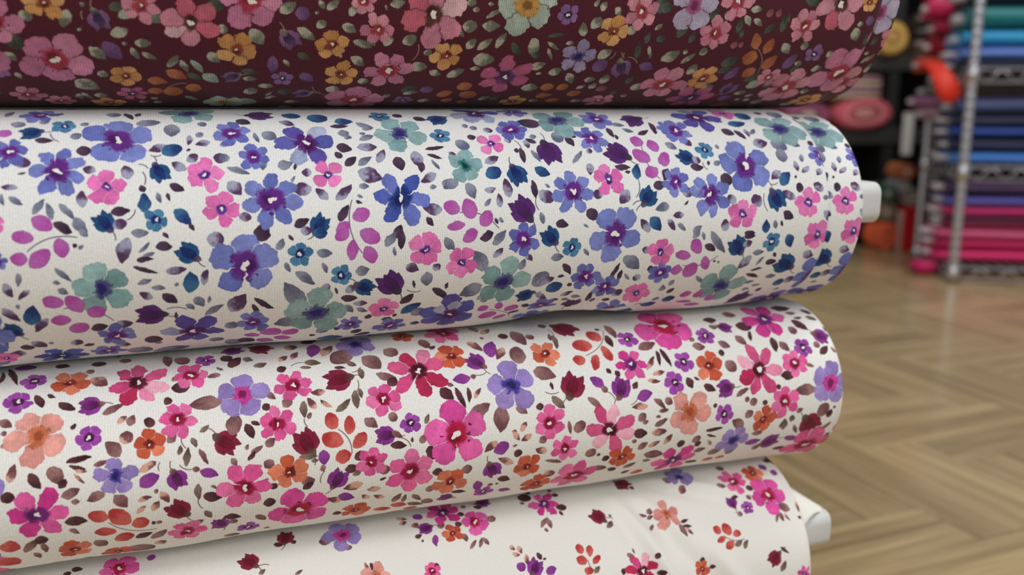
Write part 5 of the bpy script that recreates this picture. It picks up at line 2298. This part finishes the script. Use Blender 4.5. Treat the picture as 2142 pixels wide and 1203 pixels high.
def core_tube(root, sa, sb, w0, w1, zc, hh, r=0.009, wall=0.0022):
    """flattened white cardboard tube the cloth is wound on, open at the end"""
    def ring(s, inset):
        pts = []
        R = r - inset
        for cx_, cz_, a0 in ((w1 - r, zc + hh - r, 0), (w0 + r, zc + hh - r, 90), (w0 + r, zc - hh + r, 180), (w1 - r, zc - hh + r, 270)):
            for k in range(7):
                t = math.radians(a0 + k * 15)
                pts.append((s - ROOT_S, cx_ + R * math.cos(t) - root['_w'], cz_ + R * math.sin(t) - root['_z']))
        return pts
    n = 28
    vs_ = ring(sa, 0) + ring(sb, 0) + ring(sb, wall) + ring(sb - .05, wall)
    fs, fm = [], []
    for a in range(3):
        for i in range(n):
            j = (i + 1) % n
            fs.append((a * n + i, a * n + j, (a + 1) * n + j, (a + 1) * n + i))
            fm.append(0 if a == 0 else 1)
    o = mesh_obj('cardboard_core', vs_, fs, M_CORE, root, True, mats=[M_CORE, M_CORE_IN], fmat=fm)
    for p_ in o.data.polygons:
        if p_.material_index == 1:
            p_.use_smooth = False
    return o


SECT = {
    'plum': Section(.500, .082 + CAM_H, .082, .075),
    'blue': Section(.489, -.0625 + CAM_H, .0625, .0625),
    'pink': Section(.482, -.1765 + CAM_H, .0515, .056),
    'ivory': Section(.480, -.290 + CAM_H, .062, .062),
}
PRINT_RANGE = {'plum': (-0.07874, 0.38300), 'blue': (-0.08356, 0.36400), 'pink': (-0.09467, 0.36976), 'ivory': (-0.10927, 0.34834)}
S_LEFT = -0.40


def bolt_root(name, key):
    sec = SECT[key]
    wm = sec.wc + sec.f / 2
    zb = sec.zc - sec.a
    ct, st = math.cos(PILE_RZ), math.sin(PILE_RZ)
    o = empty(name, (ROOT_S * ct - wm * st, ROOT_S * st + wm * ct, zb), PILE_RZ)
    o['_w'] = wm
    o['_z'] = zb
    return o


def bolt_print(key):
    s0, s1 = PRINT_RANGE[key]
    cv = Canvas(key, s0, s1, SECT[key].V)
    cv.draw(PRINT[key])
    return cv.image('print_' + key)


# burgundy floral, top of the pile
img = bolt_print('plum')
mat = cloth_mat('burgundy_floral_jersey', img, knit=0.22, fuzz=0.20)
cap = spiral_cap('burgundy_wound_edge', (96, 40, 54))
root = tag(bolt_root('fabric_bolt', 'plum'), 'burgundy jersey bolt with pink and ochre flowers, topmost of the pile', 'fabric bolt', 'floral bolts in the foreground pile')
f = soft_lumps(3, .0010)
tube('inner_layer', SECT['plum'], .30, .3925, 'plum', mat, root, f, inset=.0030, ushift=.125, ns=40, cap=True, capmat=cap, lip=.0006)
tube('fabric_roll', SECT['plum'], S_LEFT, .3775, 'plum', mat, root, f, lip=.0014, cap='left', capmat=cap)
core_tube(root, .33, .405, .47, .63, .082 + CAM_H, .013)

# white with blue flowers
img = bolt_print('blue')
mat = cloth_mat('white_blue_floral_jersey', img, knit=0.075, fuzz=0.18)
cap = spiral_cap('white_blue_wound_edge', (214, 214, 220))
root = tag(bolt_root('fabric_bolt', 'blue'), 'white jersey bolt with blue, violet and pink flowers, directly under the burgundy one', 'fabric bolt', 'floral bolts in the foreground pile')
f0 = soft_lumps(5, .0010, low=.0022)
f = lambda S, V: (f0(S, V) - .0050 * np.exp(-((S - .205) / .030) ** 2) * np.clip((V - .045) / .03, 0, 1) * np.clip((.12 - V) / .02, 0, 1)
                  + crease(S, V, (.17, .072), (.25, .050), .005, .0030))
tube('inner_layer', SECT['blue'], .28, .3760, 'blue', mat, root, f, inset=.0030, ushift=.0288, ns=50, cap=True, capmat=cap, lip=.0006)
tube('fabric_roll', SECT['blue'], S_LEFT, .3494, 'blue', mat, root, f, lip=.0014, cap='left', capmat=cap)
core_tube(root, .31, .4100, .453, .62, -.0595 + CAM_H, .0130, r=.0075)

# white with pink flowers
img = bolt_print('pink')
mat = cloth_mat('white_pink_floral_jersey', img, knit=0.075, fuzz=0.17)
cap = spiral_cap('white_pink_wound_edge', (220, 208, 206))
root = tag(bolt_root('fabric_bolt', 'pink'), 'white jersey bolt crowded with pink, orange and lilac flowers, third from the top', 'fabric bolt', 'floral bolts in the foreground pile')
f0 = soft_lumps(8, .0009, low=.0016)
tube('fabric_roll', SECT['pink'], S_LEFT, .3697, 'pink', mat, root, f0, cap=True, capmat=cap, lip=.0012)
core_tube(root, .33, .378, .47, .60, -.1765 + CAM_H, .0110)

# ivory with scattered bouquets, bottom
img = bolt_print('ivory')
mat = cloth_mat('ivory_bouquet_jersey', img, knit=0.035, fuzz=0.05)
cap = spiral_cap('ivory_wound_edge', (222, 214, 204))
root = tag(bolt_root('fabric_bolt', 'ivory'), 'ivory jersey bolt with sparse scattered pink and red bouquets, lowest of the pile', 'fabric bolt', 'floral bolts in the foreground pile')
f0 = soft_lumps(11, .0014)
f = lambda S, V: (f0(S, V) + crease(S, V, (.222, -.075), (.285, .060), .0042, .0052) + crease(S, V, (.240, -.070), (.275, -.020), .0040, .0034)
                  + crease(S, V, (.268, -.045), (.335, .050), .0050, .0036) + crease(S, V, (.25, -.082), (.31, -.060), .0040, .0030))
tube('fabric_roll', SECT['ivory'], S_LEFT, .3483, 'ivory', mat, root, f, cap=True, capmat=cap, lip=.0012)
core_tube(root, .30, .3880, .450, .60, -.2800 + CAM_H, .0120, r=.007)
# loose inner end of the cloth sloping down from the roll to its core
sec = SECT['ivory']
M_IVORY = new_mat('plain_ivory_jersey', (236, 233, 225), 0.95, noise=0.03, nscale=90, bump=0.15, bscale=900, sheen=0.1)
vs_, fs = [], []
NA, NB = 14, 16
for i in range(NA + 1):
    t = i / NA
    s = .328 + (.3895 - .328) * t
    k = 1 - t * (1.0 - 0.22)
    k = k ** 1.0
    for j in range(NB + 1):
        ph = math.radians(-90 + j / NB * (92 - 62 * t))
        aa = sec.a * (1 - t) + .0133 * t - .002
        bb = sec.b * (1 - t) + .0150 * t - .002
        wc = sec.wc * (1 - t) + .464 * t
        zc = sec.zc * (1 - t) + (-.2800 + CAM_H) * t
        vs_.append((s - ROOT_S, wc - bb * math.cos(ph) - root['_w'], zc - aa * math.sin(ph) - root['_z']))
for i in range(NA):
    for j in range(NB):
        q = i * (NB + 1) + j
        fs.append((q, q + 1, q + NB + 2, q + NB + 1))
lo = mesh_obj('loose_fabric_end', vs_, fs, M_IVORY, root)
sm = lo.modifiers.new('thickness', 'SOLIDIFY')
sm.thickness = .0012

# low plinth that carries the pile
M_PLY = new_mat('birch_plywood', (188, 160, 120), 0.6, noise=0.12, nscale=14)
ct, st = math.cos(PILE_RZ), math.sin(PILE_RZ)
plinth = empty('display_plinth', (ROOT_S * ct - .56 * st - .08 * ct, ROOT_S * st + .56 * ct - .08 * st, 0), PILE_RZ)
tag(plinth, 'low plywood plinth under the ivory fabric bolt', 'plinth')
bm = bmesh.new()
add_box(bm, (-.44, -.10, .078), (.26, .14, .098), .002)
bm_obj('top_board', bm, M_PLY, plinth)
for x in (-.40, -.08, .20):
    bm = bmesh.new()
    add_box(bm, (x - .02, -.09, .0), (x + .02, .13, .078), .002)
    bm_obj('support_block', bm, M_PLY, plinth)

# ------------------------------------------------------------------ chrome wire rack
M_CHROME = new_mat('brushed_chrome', (198, 196, 200), 0.28, metal=1.0, noise=0.05, nscale=40)
M_FOOT = new_mat('black_plastic_foot', (30, 30, 32), 0.5, noise=0.1)
RX0, RX1, RY0, RY1 = 1.16, 2.06, 2.29, 2.636
RACK_YAW = math.radians(-10)


def on_rack(x, y):
    """turn a point about the rack's near left post"""
    dx, dy = x - RX0, y - RY0
    return RX0 + dx * math.cos(RACK_YAW) - dy * math.sin(RACK_YAW), RY0 + dx * math.sin(RACK_YAW) + dy * math.cos(RACK_YAW)


rack = tag(empty('wire_rack', (RX0, RY0, 0), RACK_YAW), 'chrome wire rack holding the solid coloured bolts', 'rack')


def lathe(name, prof, mat, parent, n=20, loc=(0, 0, 0)):
    vs_, fs = [], []
    for (r, z) in prof:
        for i in range(n):
            t = 2 * PI * i / n
            vs_.append((loc[0] + r * math.cos(t), loc[1] + r * math.sin(t), loc[2] + z))
    for a in range(len(prof) - 1):
        for i in range(n):
            j = (i + 1) % n
            fs.append((a * n + i, a * n + j, (a + 1) * n + j, (a + 1) * n + i))
    fs.append(tuple(range(n))[::-1])
    fs.append(tuple((len(prof) - 1) * n + i for i in range(n)))
    return mesh_obj(name, vs_, fs, mat, parent)


POST_TOP = 1.45
for (x, y) in ((0, 0), (RX1 - RX0, 0), (0, RY1 - RY0), (RX1 - RX0, RY1 - RY0)):
    prof = [(.0125, .02)]
    z = .03
    while z < POST_TOP:
        prof += [(.0125, z), (.0121, z + .0012), (.0121, z + .0028), (.0125, z + .004)]
        z += .0254
    prof += [(.0125, POST_TOP), (.009, POST_TOP + .005)]
    p = lathe('post', prof, M_CHROME, rack, 18, (x, y, 0))
    lathe('foot', [(.008, 0), (.017, .001), (.017, .008), (.009, .012), (.009, .022)], M_FOOT, p, 16, (x, y, 0))
SHELF_Z = (.022, .285, .530, .790, 1.06)
for zs in SHELF_Z:
    sh = empty('wire_shelf', (0, 0, zs))
    sh.parent = rack
    W_, D_ = RX1 - RX0, RY1 - RY0
    for nm, zz in (('top_rim_wire', .016), ('bottom_rim_wire', -.016)):
        bm = bmesh.new()
        for a, b_ in (((0, 0), (W_, 0)), ((W_, 0), (W_, D_)), ((W_, D_), (0, D_)), ((0, D_), (0, 0))):
            add_rod(bm, (a[0], a[1], zz), (b_[0], b_[1], zz), .0032)
        bm_obj(nm, bm, M_CHROME, sh, True)
    for y in (0, D_):
        bm = bmesh.new()
        n = 26
        for i in range(n):
            x0, x1 = W_ * i / n, W_ * (i + 1) / n
            add_rod(bm, (x0, y, -.016 if i % 2 else .016), (x1, y, .016 if i % 2 else -.016), .0019, 6)
        bm_obj('zigzag_wire', bm, M_CHROME, sh, True)
    for x in (0, W_):
        bm = bmesh.new()
        n = 12
        for i in range(n):
            y0, y1 = D_ * i / n, D_ * (i + 1) / n
            add_rod(bm, (x, y0, -.016 if i % 2 else .016), (x, y1, .016 if i % 2 else -.016), .0019, 6)
        bm_obj('zigzag_wire', bm, M_CHROME, sh, True)
    bm = bmesh.new()
    for i in range(1, 30):
        x = W_ * i / 30
        add_rod(bm, (x, 0, .018), (x, D_, .018), .0016, 6)
    bm_obj('deck_wires', bm, M_CHROME, sh, True)['kind'] = 'stuff'
    for (x, y) in ((0, 0), (W_, 0), (0, D_), (W_, D_)):
        lathe('corner_collar', [(.0135, -.018), (.0165, -.017), (.0150, .018), (.0135, .019)], M_CHROME, sh, 16, (x, y, 0))

# ------------------------------------------------------------------ flat bolts of plain cloth
M_WHITE_CORE = new_mat('white_core_end', (214, 210, 212), 0.4, noise=0.05, nscale=50)
_mats = {}


def plain(rgb):
    if rgb not in _mats:
        _mats[rgb] = new_mat('plain_cloth_%d_%d_%d' % rgb, rgb, 0.48, noise=0.10, nscale=25, bump=0.3, bscale=260, sheen=0.06)
    return _mats[rgb]


def flat_bolt(name, x0, x1, yc, z0, z1, depth, rgb, label, cat, group, core=.03, core_r=.6, rz=0.0, ends=True, seed=0, rack=False):
    """wound flat bolt lying on its side: oval roll of cloth plus the white core that sticks out of both ends"""
    rnd = random.Random(seed * 7 + int(z0 * 1000))
    L = x1 - x0
    h = (z1 - z0) / 2
    cx_, cy_ = (x0 + x1) / 2, yc
    if rack:
        cx_, cy_ = on_rack(cx_, cy_)
        rz = RACK_YAW
    root = tag(empty(name, (cx_, cy_, z0), rz), label, cat, group)
    NS, NV = 26, 40
    vs_, fs = [], []

    def oval(t, k=1.0):
        ca, sa = math.cos(t), math.sin(t)
        e = .62
        return (math.copysign(abs(ca) ** e, ca) * depth / 2 * k, math.copysign(abs(sa) ** .85, sa) * h * k)
    for i in range(NS + 1):
        x = -L / 2 + L * i / NS
        edge = min(i, NS - i)
        for j in range(NV):
            t = 2 * PI * j / NV
            k = 1.0 - (.06 if edge == 0 else 0) + .012 * math.sin(x * 23 + 3 * t + seed)
            y, z = oval(t, k)
            vs_.append((x, y, h + z))
    for i in range(NS):
        for j in range(NV):
            a, b_ = i * NV + j, i * NV + (j + 1) % NV
            fs.append((a, b_, b_ + NV, a + NV))
    # wound ends: rings stepping inwards
    for row, sx in ((0, 1), (NS, -1)):
        prev = [row * NV + j for j in range(NV)]
        for q, kk in enumerate((.80, .62, .44, .3)):
            cur = []
            for j in range(NV):
                x, y, z = vs_[row * NV + j]
                vs_.append((x + sx * (.002 + .001 * (q % 2)), y * (1 - (1 - kk) * .55), h + (z - h) * kk))
                cur.append(len(vs_) - 1)
            for j in range(NV):
                k2 = (j + 1) % NV
                fs.append((prev[j], cur[j], cur[k2], prev[k2]) if sx < 0 else (prev[j], prev[k2], cur[k2], cur[j]))
            prev = cur
        fs.append(tuple(prev if sx > 0 else prev[::-1]))
    mesh_obj('fabric_roll', vs_, fs, plain(rgb), root)
    if core:
        for sx in ((-1, 1) if ends else (-1,)):
            bm = bmesh.new()
            hh = max(.006, h * core_r)
            a, b_ = sorted((sx * (L / 2 + core), sx * (L / 2 - .03)))
            add_box(bm, (a, -depth * .16, h - hh), (b_, depth * .16, h + hh), min(hh * .8, .012))
            bm_obj('core_end', bm, M_WHITE_CORE, root, True)
    return root


RB = 'plain bolts on the wire rack'
YC = 2.455
# (bottom z, top z, colour, left x, label)
FRONT = [
    (.040, .076, (222, 26, 112), 1.165, 'hot pink bolt lying lowest on the bottom wire shelf'),
    (.077, .102, (206, 22, 96), 1.170, 'crimson pink bolt, second from the bottom of the wire rack'),
    (.103, .130, (232, 98, 148), 1.170, 'light rose pink bolt between two deeper pink ones'),
    (.131, .145, (168, 34, 76), 1.185, 'thin dull crimson bolt above the light rose one'),
    (.146, .164, (112, 30, 76), 1.190, 'dark plum bolt under the magenta one'),
    (.165, .191, (206, 30, 112), 1.185, 'magenta bolt just below the periwinkle violet one'),
    (.192, .218, (98, 92, 184), 1.185, 'periwinkle violet bolt on the lower wire shelf stack'),
    (.219, .258, (62, 30, 74), 1.185, 'dark aubergine bolt topmost under the middle wire shelf'),
    (.303, .336, (64, 128, 214), 1.190, 'bright sky blue bolt lying on the middle wire shelf'),
    (.337, .371, (28, 28, 74), 1.185, 'midnight navy bolt above the bright sky blue one'),
    (.372, .404, (16, 62, 150), 1.180, 'royal blue bolt in the middle shelf stack'),
    (.405, .430, (40, 46, 78), 1.185, 'dark slate bolt above the royal blue one'),
    (.431, .476, (50, 66, 112), 1.185, 'slate blue bolt topmost on the middle wire shelf'),
    (.548, .571, (26, 30, 62), 1.180, 'very dark navy bolt lying on the upper wire shelf'),
    (.572, .606, (98, 132, 214), 1.185, 'cornflower blue bolt above the dark navy one'),
    (.607, .649, (40, 158, 214), 1.185, 'turquoise blue bolt in the upper shelf stack'),
    (.650, .711, (0, 118, 122), 1.195, 'thick teal green bolt above the turquoise one'),
    (.712, .757, (22, 36, 70), 1.195, 'navy bolt topmost on the upper wire shelf'),
]
for i, (z0, z1, rgb, x0, lab) in enumerate(FRONT):
    flat_bolt('plain_fabric_bolt', x0 - .030, 2.0, YC, z0, z1, .17, rgb, lab, 'fabric bolt', RB, core=.014 + .007 * (i % 3), core_r=.42, seed=i, rack=True)
BACK = [
    (.548, .590, (226, 84, 44), 1.100, 'orange bolt behind the dark navy one on the upper wire shelf'),
    (.591, .645, (170, 30, 50), 1.125, 'dark red bolt behind the turquoise one'),
    (.646, .690, (190, 48, 84), 1.130, 'wine red bolt behind the teal green one'),
    (.691, .752, (218, 40, 96), 1.110, 'raspberry bolt at the back of the upper wire shelf'),
    (.303, .345, (70, 40, 36), 1.170, 'dark brown bolt at the back of the middle wire shelf'),
    (.346, .386, (36, 32, 38), 1.215, 'blackish bolt above the dark brown one at the back'),
    (.387, .418, (60, 48, 54), 1.205, 'dark umber bolt at the back of the middle wire shelf'),
    (.419, .452, (214, 172, 186), 1.120, 'pale pink bolt under the mauve one at the back'),
    (.453, .484, (170, 112, 150), 1.095, 'mauve bolt at the back of the middle wire shelf'),
    (.485, .508, (126, 128, 108), 1.120, 'olive grey bolt topmost at the back of the middle wire shelf'),
    (.040, .095, (120, 30, 70), 1.240, 'wine coloured bolt lowest at the back of the wire rack'),
    (.096, .150, (96, 36, 64), 1.245, 'purple bolt at the back of the bottom wire shelf'),
    (.151, .180, (90, 40, 70), 1.175, 'faded plum bolt above the purple one at the back'),
    (.181, .214, (110, 44, 84), 1.185, 'deep berry bolt above the faded plum one at the back'),
    (.215, .238, (74, 40, 70), 1.185, 'dark violet bolt under the black violet one at the back'),
    (.239, .262, (46, 34, 50), 1.180, 'black violet bolt topmost at the back of the bottom wire shelf'),
]
for i, (z0, z1, rgb, x0, lab) in enumerate(BACK):
    rt = flat_bolt('plain_fabric_bolt', x0, 2.0, 2.588, z0, z1, .085, rgb, lab, 'fabric bolt', RB, core=.012, core_r=.3, seed=30 + i, rack=True)
    if i == 0:
        orange_root = rt


# orange red cloth sagging off the orange bolt, over the front edge of the shelf
b_ = Vector(((1.100 + 2.0) / 2, 2.588, .548))
prof = [(1.088, 2.560, .578, .012), (1.090, 2.450, .572, .016), (1.094, 2.370, .556, .022), (1.104, 2.335, .526, .028), (1.118, 2.330, .496, .034), (1.127, 2.330, .476, .028), (1.130, 2.330, .464, .010)]
vs_, fs = [], []
for (x, y, z, r) in prof:
    for j in range(14):
        t = 2 * PI * j / 14
        vs_.append((x + r * .85 * math.cos(t) - b_.x, y + r * .4 * math.sin(t) - b_.y, z + r * .30 * math.cos(t) - b_.z))
for i in range(len(prof) - 1):
    for j in range(14):
        a, c = i * 14 + j, i * 14 + (j + 1) % 14
        fs.append((a, c, c + 14, a + 14))
fs.append(tuple(range(14))[::-1])
fs.append(tuple((len(prof) - 1) * 14 + j for j in range(14)))
mesh_obj('loose_fabric_tail', vs_, fs, plain((228, 44, 12)), orange_root)

# pink bundle leaning at the rack's foot
tail = tag(empty('fabric_bundle', (1.136, 2.41, 0)), 'deep pink cloth bundle sagging beside the rack foot', 'fabric')
prof = [(.0, .0), (.022, .001), (.030, .008), (.036, .020), (.038, .030), (.032, .036), (.0, .038)]
vs_, fs = [], []
for i, (r, z) in enumerate(prof):
    for j in range(20):
        t = 2 * PI * j / 20
        rr = r * (1 + .08 * math.sin(3 * t + i))
        vs_.append((rr * math.cos(t) * .9, rr * math.sin(t) * 1.2, z))
for i in range(len(prof) - 1):
    for j in range(20):
        a, c = i * 20 + j, i * 20 + (j + 1) % 20
        fs.append((a, c, c + 20, a + 20))
mesh_obj('cloth', vs_, fs, plain((196, 12, 92)), tail)

# ------------------------------------------------------------------ dark shelving unit behind, left of the rack
M_BLACK = new_mat('black_stained_board', (24, 23, 22), 0.6, noise=0.2, nscale=20)
M_DGREY = new_mat('dark_grey_shelf_edge', (46, 46, 43), 0.6, noise=0.15, nscale=20)
unit = tag(empty('shelving_unit', (1.35, 3.15, 0)), 'black shelving unit stuffed with folded cloth behind the pile', 'shelf')
UX0, UX1, UY0, UY1 = .40, 2.20, 2.92, 3.38
for x in (UX0, 1.232, UX1):
    bm = bmesh.new()
    add_box(bm, (x - .018 - 1.35, UY0 - 3.15 + .005, 0), (x + .018 - 1.35, UY1 - 3.15, 1.5), .002)
    bm_obj('upright', bm, M_BLACK, unit)
for z0, z1, mt in ((.02, .045, M_BLACK), (.335, .385, M_DGREY), (.568, .615, M_DGREY), (.90, .94, M_BLACK), (1.25, 1.29, M_BLACK)):
    bm = bmesh.new()
    add_box(bm, (UX0 - 1.35, UY0 - 3.15, z0), (UX1 - 1.35, UY1 - 3.15, z1), .002)
    bm_obj('shelf_board', bm, mt, unit)
bm = bmesh.new()
add_box(bm, (UX0 - 1.35, UY1 - 3.15, 0), (UX1 - 1.35, UY1 - 3.15 + .012, 1.5))
bm_obj('back_panel', bm, M_BLACK, unit)


def end_on_roll(name, x, z0, rx, rz_, y0, y1, rgb, label, cat, group, rim=None, corec=None, tilt=0.0):
    """bolt or roll lying with its wound end to the aisle (axis along y)"""
    root = tag(empty(name, (x, y0, z0)), label, cat, group)
    n = 36
    L = y1 - y0
    rings = [(0.0, .93, 0), (.006, 1.0, 0), (L, 1.0, 0)]
    vs_, fs = [], []

    def pt(t, k):
        ca, sa = math.cos(t), math.sin(t)
        e = .75 if rx > rz_ * 1.3 else 1.0
        X, Z = math.copysign(abs(ca) ** e, ca) * rx * k, sa * rz_ * k
        return X * math.cos(tilt) - Z * math.sin(tilt), X * math.sin(tilt) + Z * math.cos(tilt)
    for (y, k, _) in rings:
        for j in range(n):
            X, Z = pt(2 * PI * j / n, k)
            vs_.append((X, y, rz_ + Z))
    for i in range(2):
        for j in range(n):
            a, c = i * n + j, i * n + (j + 1) % n
            fs.append((a, a + n, c + n, c))
    fs.append(tuple(2 * n + j for j in range(n)))
    mesh_obj('fabric_roll', vs_, fs, plain(rgb), root)

    def disc(nm, k0, k1, y, rgb_, parent):
        v2, f2 = [], []
        for k, yy in ((k0, y + .004), (k0, y), (k1, y), (k1, y + .004)):
            for j in range(n):
                X, Z = pt(2 * PI * j / n, max(k, .001))
                v2.append((X, yy, rz_ + Z))
        for i in range(3):
            for j in range(n):
                a, c = i * n + j, i * n + (j + 1) % n
                f2.append((a, a + n, c + n, c))
        mesh_obj(nm, v2, f2, plain(rgb_), parent)
    rim = rim or tuple(int(min(255, c * 1.12 + 10)) for c in rgb)
    disc('wound_end', .93, .72, .001, rgb, root)
    disc('wound_ring', .72, .60, -.002, rim, root)
    disc('wound_end', .60, .34, .001, tuple(int(c * .86) for c in rgb), root)
    disc('core_end', .34, .0, -.001, corec or (196, 180, 160), root)
    return root


SG = 'cloth on the black shelving unit'
end_on_roll('fabric_bolt', 1.135, .385, .090, .046, 2.90, 3.32, (214, 96, 112), 'rose pink bolt with its oval wound end facing the aisle', 'fabric bolt', SG, rim=(228, 140, 146), corec=(206, 140, 130), tilt=.05)
end_on_roll('fabric_bolt', .965, .385, .072, .040, 2.93, 3.32, (150, 78, 110), 'mauve bolt beside the rose pink one on the black shelf', 'fabric bolt', SG)


def folded(name, x0, x1, y0, y1, z0, h, rgb, label):
    root = tag(empty(name, ((x0 + x1) / 2, (y0 + y1) / 2, z0)), label, 'folded fabric', SG)
    bm = bmesh.new()
    W2, D2 = (x1 - x0) / 2, (y1 - y0) / 2
    # two leaves of cloth meeting in a rounded fold at the front
    n = 10
    prof = []
    for k in range(n + 1):
        t = PI / 2 + PI * k / n
        prof.append((-D2 + h / 2 + math.cos(t) * h / 2, h / 2 + math.sin(t) * h / 2))
    prof = [(D2, h)] + prof + [(D2, 0), (D2, h * .47), (-D2 + h * .6, h * .5), (D2, h * .53)]
    vs_, fs = [], []
    m = len(prof)
    for i, x in enumerate((-W2, -W2 * .3, W2 * .4, W2)):
        for (y, z) in prof:
            vs_.append((x, y + .003 * math.sin(i * 2.1 + z * 80), z))
    for i in range(3):
        for j in range(m):
            a, c = i * m + j, i * m + (j + 1) % m
            fs.append((a, c, c + m, a + m))
    fs.append(tuple(range(m))[::-1])
    fs.append(tuple(3 * m + j for j in range(m)))
    bm.free()
    return mesh_obj('cloth', vs_, fs, plain(rgb), root) and root


zz = .477
for i, (h, rgb, lab) in enumerate(((.020, (168, 150, 128), 'beige folded cloth resting on the rose pink bolt'),
                                   (.018, (156, 118, 132), 'dusty mauve folded cloth second from the bottom of the small stack'),
                                   (.020, (182, 164, 140), 'sand folded cloth in the middle of the small stack'),
                                   (.018, (164, 122, 128), 'old rose folded cloth near the top of the small stack'))):
    folded('folded_cloth', 1.03, 1.195, 2.93, 3.28, zz, h, rgb, lab)
    zz += h + .0005
# upper shelf
end_on_roll('fabric_roll_end', 1.205, .615, .052, .052, 2.90, 3.30, (222, 176, 92), 'mustard yellow roll end on the upper black shelf', 'fabric roll', SG, corec=(206, 160, 90))
z = .615
for h, rgb, lab in ((.012, (150, 128, 96), 'thin tan bolt lying directly on the upper black shelf'), (.042, (140, 116, 110), 'taupe bolt above the thin tan one'),
                    (.040, (72, 66, 68), 'charcoal bolt above the taupe one'), (.036, (122, 114, 104), 'mushroom grey bolt topmost on the black shelf')):
    flat_bolt('plain_fabric_bolt', 1.30, 1.86, 3.05, z, z + h, .22, rgb, lab, 'fabric bolt', SG, core=0, seed=int(h * 1000))
    z += h + .0005

# white price strip hanging from the shelf edge
M_CARD = new_mat('white_card', (212, 212, 206), 0.5, noise=0.04, nscale=40)
strip = tag(empty('label_strip', (1.283, 2.912, .300)), 'white card strip hanging from the black shelf edge', 'label')
bm = bmesh.new()
add_box(bm, (-.017, -.002, 0), (.017, .002, .135), .001)
bm_obj('card', bm, M_CARD, strip)
bm = bmesh.new()
add_rod(bm, (0, -.003, .128), (0, .007, .128), .002)
bm_obj('hook', bm, M_CHROME, strip)

# ------------------------------------------------------------------ clutter on the floor in front of the black unit
FG = 'bundles on the floor by the black unit'
end_on_roll('fabric_roll_end', 1.199, .0, .032, .046, 2.80, 2.915, (240, 104, 56), 'orange roll lying on the floor by the red box', 'fabric roll', FG, rim=(230, 104, 60), corec=(214, 92, 52))
M_PALE = new_mat('pale_pink_card', (206, 160, 150), 0.6, noise=0.08, nscale=30)
M_RED = new_mat('red_box_card', (206, 16, 26), 0.5, noise=0.08, nscale=30)
for nm, x0, x1, h, mt, lab in (('red_storage_box', 1.249, 1.318, .140, M_RED, 'red storage box standing on the floor near the rack'),
                               ('pale_storage_box', 1.233, 1.247, .128, M_PALE, 'pale pink narrow box between orange roll and red box')):
    bx = tag(empty(nm, ((x0 + x1) / 2, 2.85, 0)), lab, 'box')
    w = (x1 - x0) / 2
    bm = bmesh.new()
    add_box(bm, (-w, -.045, 0), (w, .045, h - .022), .002)
    bm_obj('body', bm, mt, bx)
    bm = bmesh.new()
    add_box(bm, (-w - .001, -.047, h - .022), (w + .001, .047, h), .002)
    bm_obj('lid', bm, mt, bx)
end_on_roll('fabric_roll_end', 1.195, .092, .033, .033, 2.81, 2.915, (132, 112, 92), 'taupe roll end on top of the orange roll', 'fabric roll', FG)
end_on_roll('fabric_roll_end', 1.282, .140, .036, .028, 2.82, 2.915, (164, 146, 136), 'greige roll end lying on the red box', 'fabric roll', FG)
end_on_roll('fabric_roll_end', 1.195, .158, .026, .026, 2.81, 2.915, (42, 92, 74), 'dark green roll end above the taupe one', 'fabric roll', FG)
end_on_roll('fabric_roll_end', 1.246, .178, .024, .024, 2.81, 2.915, (140, 138, 140), 'grey roll end between the green and brown ones', 'fabric roll', FG)
end_on_roll('fabric_roll_end', 1.250, .226, .026, .026, 2.81, 2.915, (176, 98, 56), 'rust brown roll end topmost of the floor bundles', 'fabric roll', FG)

for o in scene.objects:
    for k in ('_w', '_z'):
        if k in o:
            del o[k]
